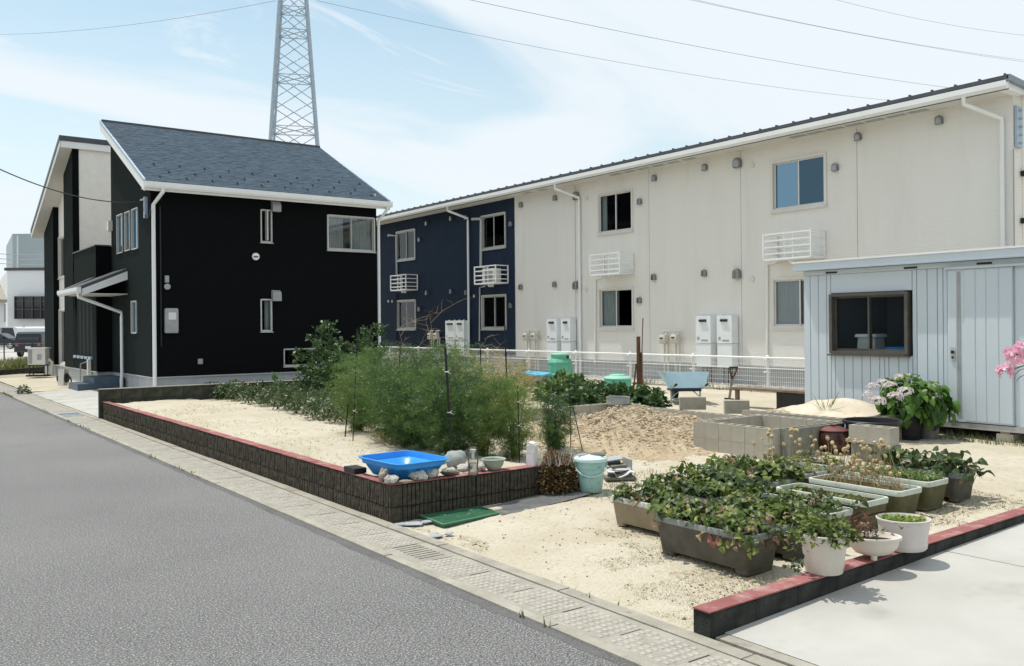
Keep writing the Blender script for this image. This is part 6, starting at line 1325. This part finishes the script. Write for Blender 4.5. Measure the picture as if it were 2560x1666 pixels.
rows = [((530,992),.20,.22),((568,997),.22,.24),((604,1001),.22,.24),((642,1008),.24,.26),((682,1015),.25,.27),((722,1024),.26,.28),((765,1034),.27,.29),((812,1046),.29,.30),((856,1056),.30,.31),((590,985),.20,.20),((650,990),.22,.22),((705,996),.24,.24),((760,1006),.26,.25),((815,1020),.28,.27),((868,1036),.30,.28)]
ords = ['first','second','third','fourth','fifth','sixth','seventh','eighth','ninth']
for i, (px, r, h) in enumerate(rows):
    b = G(*px); m = M()
    for k in range(12): az = random.uniform(0, 6.28); m.tube([b, b+Vector((math.cos(az)*r*.5, math.sin(az)*r*.5, h*.55))], .004, 3, cap=False)
    lb = (ords[i]+' low bush from the left in the front vegetable row') if i < 9 else (ords[i-9]+' low bush from the left in the back vegetable row')
    leafy(lb, b, 'vegetable_plant', [MT['peanut'], MT['peanut'], MT['tomato']], bush_pos(b, 620, r*1.3, r*1.3, h*1.15, .05, .3, .0), .06, .36, .6, m, .1, 'low vegetable bushes in rows', smt='rust')
b = G(690, 992); leafy('slender pale green upright weed in the vegetable rows', b, 'leafy_weed', [MT['herb']], np.array([(b.x+random.gauss(0,.05), b.y+random.gauss(0,.05), b.z+random.uniform(.05,.48)) for k in range(160)]), .09, .2, .6, None, .2)
vn = ['leftmost vine plant of the leafy bed below the tall compost bin','vine plant second from the left in the leafy bed','vine plant in the middle of the leafy bed behind the round sieve','vine plant behind the short compost bin side of the leafy bed','vine plant at the right end of the leafy bed','vine plant at the front of the leafy bed left of the sieve','vine plant at the back of the leafy bed']
for lb, px, r, h in zip(vn, ((1395,1000),(1445,1005),(1500,1008),(1560,1012),(1612,1016),(1455,1020),(1420,985)), (.55,.55,.55,.5,.42,.42,.55), (.42,.40,.38,.36,.30,.30,.42)):
    b = G(*px); leafy(lb, b, 'vine_plant', [MT['sweet'], MT['sweet'], MT['tomato'], MT['straw2']] if h > .4 else [MT['sweet'], MT['tomato']], bush_pos(b, 620, r, r, h, 0, .5), .105, .42, .9, None, .25, 'vine plants in the leafy bed')
b = G(1392, 1226); leafy('rounded russet brown bush at the end of the garden wall', b, 'russet_bush', [MT['bushred'], MT['bushred'], MT['straw3'], MT['peanut']], bush_pos(b, 6500, .235, .235, .37, 0, .25), .036, .3, .4, None, .2, None, 'bush')
blades(260, lambda: (b.x+random.gauss(0,.13), b.y+random.gauss(0,.13), b.z+.28), [MT['hydflower'], MT['straw3']], 'russet_bush_plumes', .06, .14, .003, .5)
# ---------------------------------------------------------------- trefoil leaves, each one an object
def leaflet(m, ang, L, Wd, cup, mi=0):
    ca, sa = math.cos(ang), math.sin(ang); n = 6; mid = []; lf = []; rg_ = []
    prof = (0.0, .66, 1.0, 1.06, .92, .58, 0.0)
    for k in range(n+1):
        t = k/n; x = .012+L*t; z = cup*(.25*math.sin(math.pi*t)-.55*t*t)*L; w_ = Wd*prof[k]*(1 + (.10 if k % 2 else -.06))
        P = lambda y, zz: (x*ca-y*sa, x*sa+y*ca, zz)
        mid.append(P(0, z)); lf.append(P(w_, z+w_*.38)); rg_.append(P(-w_, z+w_*.38))
    vs = mid+lf[1:-1]+rg_[1:-1]; K = n+1; fs = []
    for s in (K, K+n-1):
        for k in range(n):
            a, b = mid_i(k), mid_i(k+1); c = None if k+1 == n else s+k; d = None if k == 0 else s+k-1
            f = [q for q in (a, b, c, d) if q is not None]; fs.append(tuple(f))
    m.add(vs, fs, mi)
def mid_i(k): return k
def trefoil(mt, seed, L=.062, Wd=.026, cup=1.0):
    rd = random.Random(seed); m = M()
    for a in (0, R(100), R(-100)): leaflet(m, a+rd.uniform(-.2,.2), L*rd.uniform(.85,1.1), Wd*rd.uniform(.85,1.1), cup*rd.uniform(.6,1.4))
    m.tube([(0,0,0),(-.02,0,-.03),(-.025,0,-.07)], .0016, 3, cap=False)
    me = m.mesh('leaf', MT[mt], True); return me
TL = {k: [trefoil(mt, i+j*10, L, Wd, cup) for j in range(3)] for i, (k, mt, L, Wd, cup) in enumerate((('g','straw1',.052,.026,.6),('l','straw2',.050,.024,.6),('d','straw4',.054,.027,.7),('x','straw3',.042,.018,1.6),('r','redleaf',.055,.026,1.0)))}
def berry(label, pl, n, mix, hmin=.02, hmax=.13, over=.06, big=1.0):
    t, c, hx, hy = PL[pl]; zs = c.z+t['_h']; b = Vector((c.x, c.y, zs)); pt = thing('strawberry_plant', label, 'plant', tuple(b), 'strawberry plants'); m = M()
    for k in range(n):
        x = c.x+random.uniform(-1,1)*(hx+over*random.random()); y = c.y+random.uniform(-1,1)*(hy+over*random.random()); e = max(abs(x-c.x)/hx, abs(y-c.y)/hy)
        z = zs+random.uniform(hmin, hmax)*(1.15-.35*min(1, e)); key = random.choice(mix)
        if e > .95 and key == 'x': z = zs-random.uniform(-.01, .04)
        a = math.atan2(y-c.y, x-c.x)+random.gauss(0, 1.0); s = random.uniform(.75, 1.3)*big
        inst('leaf', random.choice(TL[key]), pt, (x, y, z), rot=(random.gauss(0,.40), random.gauss(.12,.38), a), scale=s)
        if k % 2 == 0: m.tube([(c.x+(x-c.x)*.5, c.y+(y-c.y)*.7, zs), (x, y, z-.01)], .0017, 3, cap=False)
    part('stems', m, MT['stemgreen'], pt, kind='stuff'); return pt
berry('strawberry plants with many dead leaves in the front dark planter', 1, 150, 'gglllddxxxxg', .02, .15, .05)
berry('strawberry plants in the tan planter', 2, 90, 'ggglddxd', .02, .13, .04)
berry('strawberry plants in the second planter of the front row', 3, 120, 'ggllddxg', .02, .15, .05)
berry('strawberry plants in the off-white rimmed planter of the front row', 4, 62, 'ggglddx', .02, .12, .04)
berry('sparse strawberry plants at the far end of the algae stained planter', 5, 12, 'glx', .02, .10, .0)
berry('large strawberry leaves in the rightmost planter', 8, 60, 'dddgdx', .03, .20, .10, 1.35)
berry('strawberry plants in the back row planter next to the tan one', 9, 95, 'gggldxd', .02, .15, .05, 1.1)
berry('strawberry plants in the middle planter of the back row', 10, 100, 'gggldxd', .03, .17, .05, 1.15)
berry('strawberry plants in the white rimmed planter of the back row', 11, 95, 'gglldxd', .03, .18, .05, 1.25)
berry('seedling leaves in the right planter of the back row', 12, 36, 'gllx', .02, .13, .03, 1.1); berry('leaves in the last planter of the back row', 13, 28, 'glx', .02, .12, .02)
t, c, hx, hy = PL[1]; pt = thing('hanging_leaves', 'red and pale strawberry leaves hanging over the rim of the front dark planter', 'leaves', (4.83, 4.0, c.z+.25))
for px, py, k in ((1785,1350,'r'),(1810,1362,'l'),(1842,1362,'x'),(1880,1378,'l'),(1640,1310,'x'),(1865,1350,'g')):
    q = at_x(px, py, 4.805); inst('leaf', TL[k][0], pt, q, rot=(0, R(80), math.pi+random.gauss(0,.3)), scale=1.0)
# dried poppies, clover, bare planter soil tufts
t, c, hx, hy = PL[6]; pp = thing('dried_poppies', 'dried straw coloured poppy stalks with round seed pods in the front row', 'plant', (c.x, c.y, c.z+.17)); m = M()
pod = M(); pod.lathe([(.0,-.014),(.009,-.010),(.0135,0),(.012,.009),(.007,.014),(.011,.016),(.0,.019)], (0,0,0), 10); pod = pod.mesh('seed_pod', MT['poppy'], True)
for k in range(75):
    x = c.x+random.gauss(.02,.13); y = c.y+random.gauss(.08,.24); b = Vector((c.x+random.uniform(-.85,.85)*hx*.9, c.y+random.uniform(-.9,.9)*hy, c.z+.17)); e = Vector((b.x*.6+x*.4, b.y*.6+y*.4, c.z+random.uniform(.28,.62))); mdl = b.lerp(e,.5)+Vector((random.gauss(0,.01), random.gauss(0,.01), 0))
    m.tube([b, mdl, e], .0022, 4, cap=False); inst('seed_pod', pod, pp, e, rot=(random.gauss(0,.35), random.gauss(0,.35), 0), scale=random.uniform(.9,1.5))
part('stalks', m, MT['ferndry'], pp); blades(500, lambda: (c.x+random.uniform(-1,1)*hx*.85, c.y+random.uniform(-1,1)*hy*.9, c.z+.165), [MT['ferndry'], MT['grassdry']], 'poppy_straw', .04, .16, .004, .7)
t, c, hx, hy = PL[12]; pp2 = thing('dried_poppies', 'smaller group of poppy pods and grey green buds in the back row', 'plant', (c.x, c.y, c.z+.2)); m = M()
for k in range(26):
    b = Vector((c.x+random.uniform(-.9,.9)*hx, c.y+random.uniform(-.9,.9)*hy, c.z+.2)); e = b+Vector((random.gauss(0,.05), random.gauss(0,.05), random.uniform(.12,.42))); m.tube([b, e], .002, 4, cap=False); inst('seed_pod', pod, pp2, e, rot=(random.gauss(0,.4), random.gauss(0,.4), 0), scale=random.uniform(.9,1.5))
part('stalks', m, MT['ferndry'], pp2)
t, c, hx, hy = PL[7]; n = 900; P = np.stack([c.x+RNG.uniform(-1,1,n)*hx*.85, c.y+RNG.uniform(-1,1,n)*hy*.9, c.z+t['_h']+.01+RNG.random(n)*.05], 1); leafy('dense low green clover filling the planter right of the poppies', Vector((c.x, c.y, c.z+t['_h'])), 'clover', [MT['herb'], MT['straw2']], P, .026, .48, .9, None, .0)
t, c, hx, hy = PL[5]; blades(160, lambda: (c.x+random.uniform(-1,1)*hx*.8, c.y+random.uniform(-1,1)*hy*.9, c.z+.15), [MT['grass'], MT['ferndry']], 'planter_weeds', .04, .15, .003, .6)
p = WPOT; n = 620; leafy('glossy dark vine with small leaves spilling from the tall white pot', p+Vector((0,0,.21)), 'potted_vine', [MT['straw1'], MT['straw4'], MT['straw2']], bush_pos(p, n, .21, .21, .15, .21, .35), .045, .30, .7, None, .25); m = M()
n = 46; P = np.array([(p.x+rt.x*(-.16-.06*random.random())-.02*random.random(), p.y-rt.y*.16+random.gauss(0,.03), p.z+random.uniform(.02,.22)) for k in range(n)]); leafy('trailing shoot of the vine hanging left of the tall white pot', p+rt*-.16+Vector((0,0,.2)), 'vine_shoot', [MT['straw1'], MT['straw4']], P, .032, .3, .5, None, .6)
p = OPOT; leafy('small withered plants with reddish leaves in the oval white bowl', p+Vector((0,0,.1)), 'withered_plant', [MT['redleaf'], MT['straw3'], MT['straw4'], MT['straw3']], np.array([(p.x+rt.x*a-fw.x*b*.6, p.y+rt.y*a-fw.y*b*.6, p.z+.10+h) for a, b, h in [(random.gauss(-.05,.05), random.gauss(0,.05), abs(random.gauss(0,.06))) for k in range(150)]]), .035, .25, .6, None, .0)
twig('thin red stems rising from the oval white bowl', p+rt*-.07+Vector((0,0,.1)), .17, 4, 21, 'redleaf', 'red_stems', .5, 1.0, .0025)
p = RPOT; n = 420; a = RNG.uniform(0, 6.28, n); rr = np.sqrt(RNG.random(n))*.145; leafy('bright green sprouts in the round pinkish white tub', p+Vector((0,0,.175)), 'seedlings', [MT['sprout'], MT['straw2']], np.stack([p.x+rr*np.cos(a), p.y+rr*np.sin(a), p.z+.178+RNG.random(n)*.022], 1), .030, .48, .9, None, .0)
# ---------------------------------------------------------------- hydrangeas
hl = M(); leaflet(hl, 0, .115, .036, .9); hlm = [hl.mesh('leaf', MT['hyd'], True)]; hl = M(); leaflet(hl, 0, .105, .034, 1.2); hlm.append(hl.mesh('leaf', MT['hyd2'], True)); hl = M(); leaflet(hl, 0, .12, .038, .7); hlm.append(hl.mesh('leaf', MT['hyd'], True))
fm = M(); rd = random.Random(5)
for k in range(30):
    a = rd.uniform(0, 6.28); e = rd.uniform(.1, 1.45); c = Vector((.062*math.cos(a)*math.cos(e), .062*math.sin(a)*math.cos(e), .034*math.sin(e))); nrm = c.normalized(); u = nrm.orthogonal().normalized(); v = nrm.cross(u); s = .016
    for q in range(4): w_ = u*math.cos(q*math.pi/2)+v*math.sin(q*math.pi/2); x_ = nrm.cross(w_); fm.add([c, c+w_*s*.6+x_*s*.5+nrm*.004, c+w_*s*1.15+nrm*.006, c+w_*s*.6-x_*s*.5+nrm*.004], [(0,1,2,3)])
fm = fm.mesh('flower_head', MT['hydflower'])
def hydr(label, pot, hpot, r, h, n, heads):
    b = pot+Vector((0,0,hpot*.86)); t_ = thing('hydrangea', label, 'plant', tuple(b)); m = M(); ctr = b+Vector((0,0,h*.42))
    for k in range(n):
        d = Vector((random.gauss(0,1), random.gauss(0,1), random.gauss(.15,.8))).normalized(); rr_ = random.uniform(.72,1.02); q = ctr+Vector((d.x*r*rr_, d.y*r*rr_, d.z*h*.62*rr_))
        if q.z < b.z-.03: continue
        inst('leaf', random.choice(hlm), t_, q, rot=(random.gauss(0,.35), .15-.5*d.z+random.gauss(0,.3)+.25, math.atan2(d.y, d.x)+random.gauss(0,.6)), scale=random.uniform(1.0,1.5))
    for k in range(14): az = random.uniform(0, 6.28); m.tube([b+Vector((math.cos(az)*.05, math.sin(az)*.05, 0)), ctr+Vector((math.cos(az)*r*.7, math.sin(az)*r*.7, h*random.uniform(.1,.5)))], .004, 4, cap=False)
    part('stems', m, MT['stemgreen'], t_, kind='stuff')
    for px, py, back in heads:
        dpt = (b-C0).dot(fw)-back; q = deep(px, py, dpt); o = inst('flower_head', fm, t_, q, rot=(random.gauss(0,.3)+.2, random.gauss(0,.3), random.uniform(0,6)), scale=random.uniform(1.2,1.6))
hydr('large hydrangea with pale pink flower heads in the black pot by the shed', pa, .36, .33, .46, 230, [(2208,958,.1),(2252,950,.0),(2182,968,.15),(2172,990,.2),(2225,966,.25),(2196,1004,.35),(2263,981,.35),(2238,993,.38),(2270,946,-.1)])
hydr('smaller hydrangea with two pink flower heads in the dark grey pot', pb2, .34, .23, .38, 110, [(2335,976,.1),(2337,994,.22)])
# oleander at the right edge: shrub stands just outside the frame
ob_ = deep(2760, 1000, 9.2); ob_.z = T(ob_.x, ob_.y); ol = thing('oleander', 'pink oleander blossom cluster reaching in from the right edge before the shed', 'shrub', tuple(ob_))
pet = M()
for q in range(5):
    a = q*2*math.pi/5; w_ = Vector((math.cos(a), math.sin(a), .25)); x_ = Vector((-math.sin(a), math.cos(a), 0)); pet.add([(0,0,0), w_*.022+x_*.013+Vector((0,0,.002)), w_*.040+x_*.010, w_*.042-x_*.008, w_*.022-x_*.013+Vector((0,0,.002))], [(0,1,2,3,4)])
pet.tube([(0,0,0),(0,0,-.03)], [.006,.003], 5, cap=False); pet = pet.mesh('flower', MT['oleander'])
cl1, cl2 = deep(2540, 886, 8.6), deep(2513, 930, 8.6); m = M(); top_ = ob_+Vector((0,0,.9)); m.tube([ob_, top_], .02, 6); m.tube([top_, top_.lerp(cl1,.6)+Vector((0,0,.05)), cl1], .008, 5); m.tube([top_.lerp(cl1,.7)+Vector((0,0,.03)), cl2], .006, 5)
for cl_, n, r_ in ((cl1, 26, .115), (cl2, 13, .075)):
    for k in range(n): d = Vector((random.gauss(0,1), random.gauss(0,1), random.gauss(0,1))).normalized(); inst('flower', pet, ol, cl_+d*r_*random.uniform(.6,1), rot=d.to_track_quat('Z','Y').to_euler(), scale=random.uniform(.9,1.3))
olf = M(); leaflet(olf, 0, .15, .016, .5); olf = olf.mesh('leaf', MT['oleleaf'], True)
for k in range(90):
    az = random.uniform(0, 6.28); q = ob_+Vector((0,0,random.uniform(.35,1.4))); e = Vector((math.cos(az), math.sin(az), .5)); L = random.uniform(.1,.38)
    if k % 6 == 0: m.tube([ob_+Vector((0,0,.3)), q+e*L], .005, 4, cap=False)
    inst('leaf', olf, ol, q+e*L, rot=(random.gauss(0,.4), -.4+random.gauss(0,.4), az), scale=random.uniform(.8,1.2))
for px, py in ((2553,924),(2556,940)): inst('leaf', olf, ol, deep(px+22, py, 8.6), rot=(.2, .15, math.atan2(-rt.y, -rt.x)), scale=1.)
part('branch', m, MT['stemgreen'], ol)
b = at_z(60, 984, .02); leafy('small dark weed growing at the kerb of the left driveway', b, 'kerb_weed', [MT['tomato']], bush_pos(b, 160, .16, .16, .22, 0, .3), .07, .35, .6, None, .1, None, 'weed')
b = G(2015, 1025); b.z = .62; leafy('tuft of grass growing on the sand heap', Vector((10.2, 6.9, .60)), 'grass_tuft', [MT['grass']], np.array([(10.2+random.gauss(0,.02), 6.9+random.gauss(0,.02), .6) for k in range(14)]), .26, .02, 1., None, -1.2)
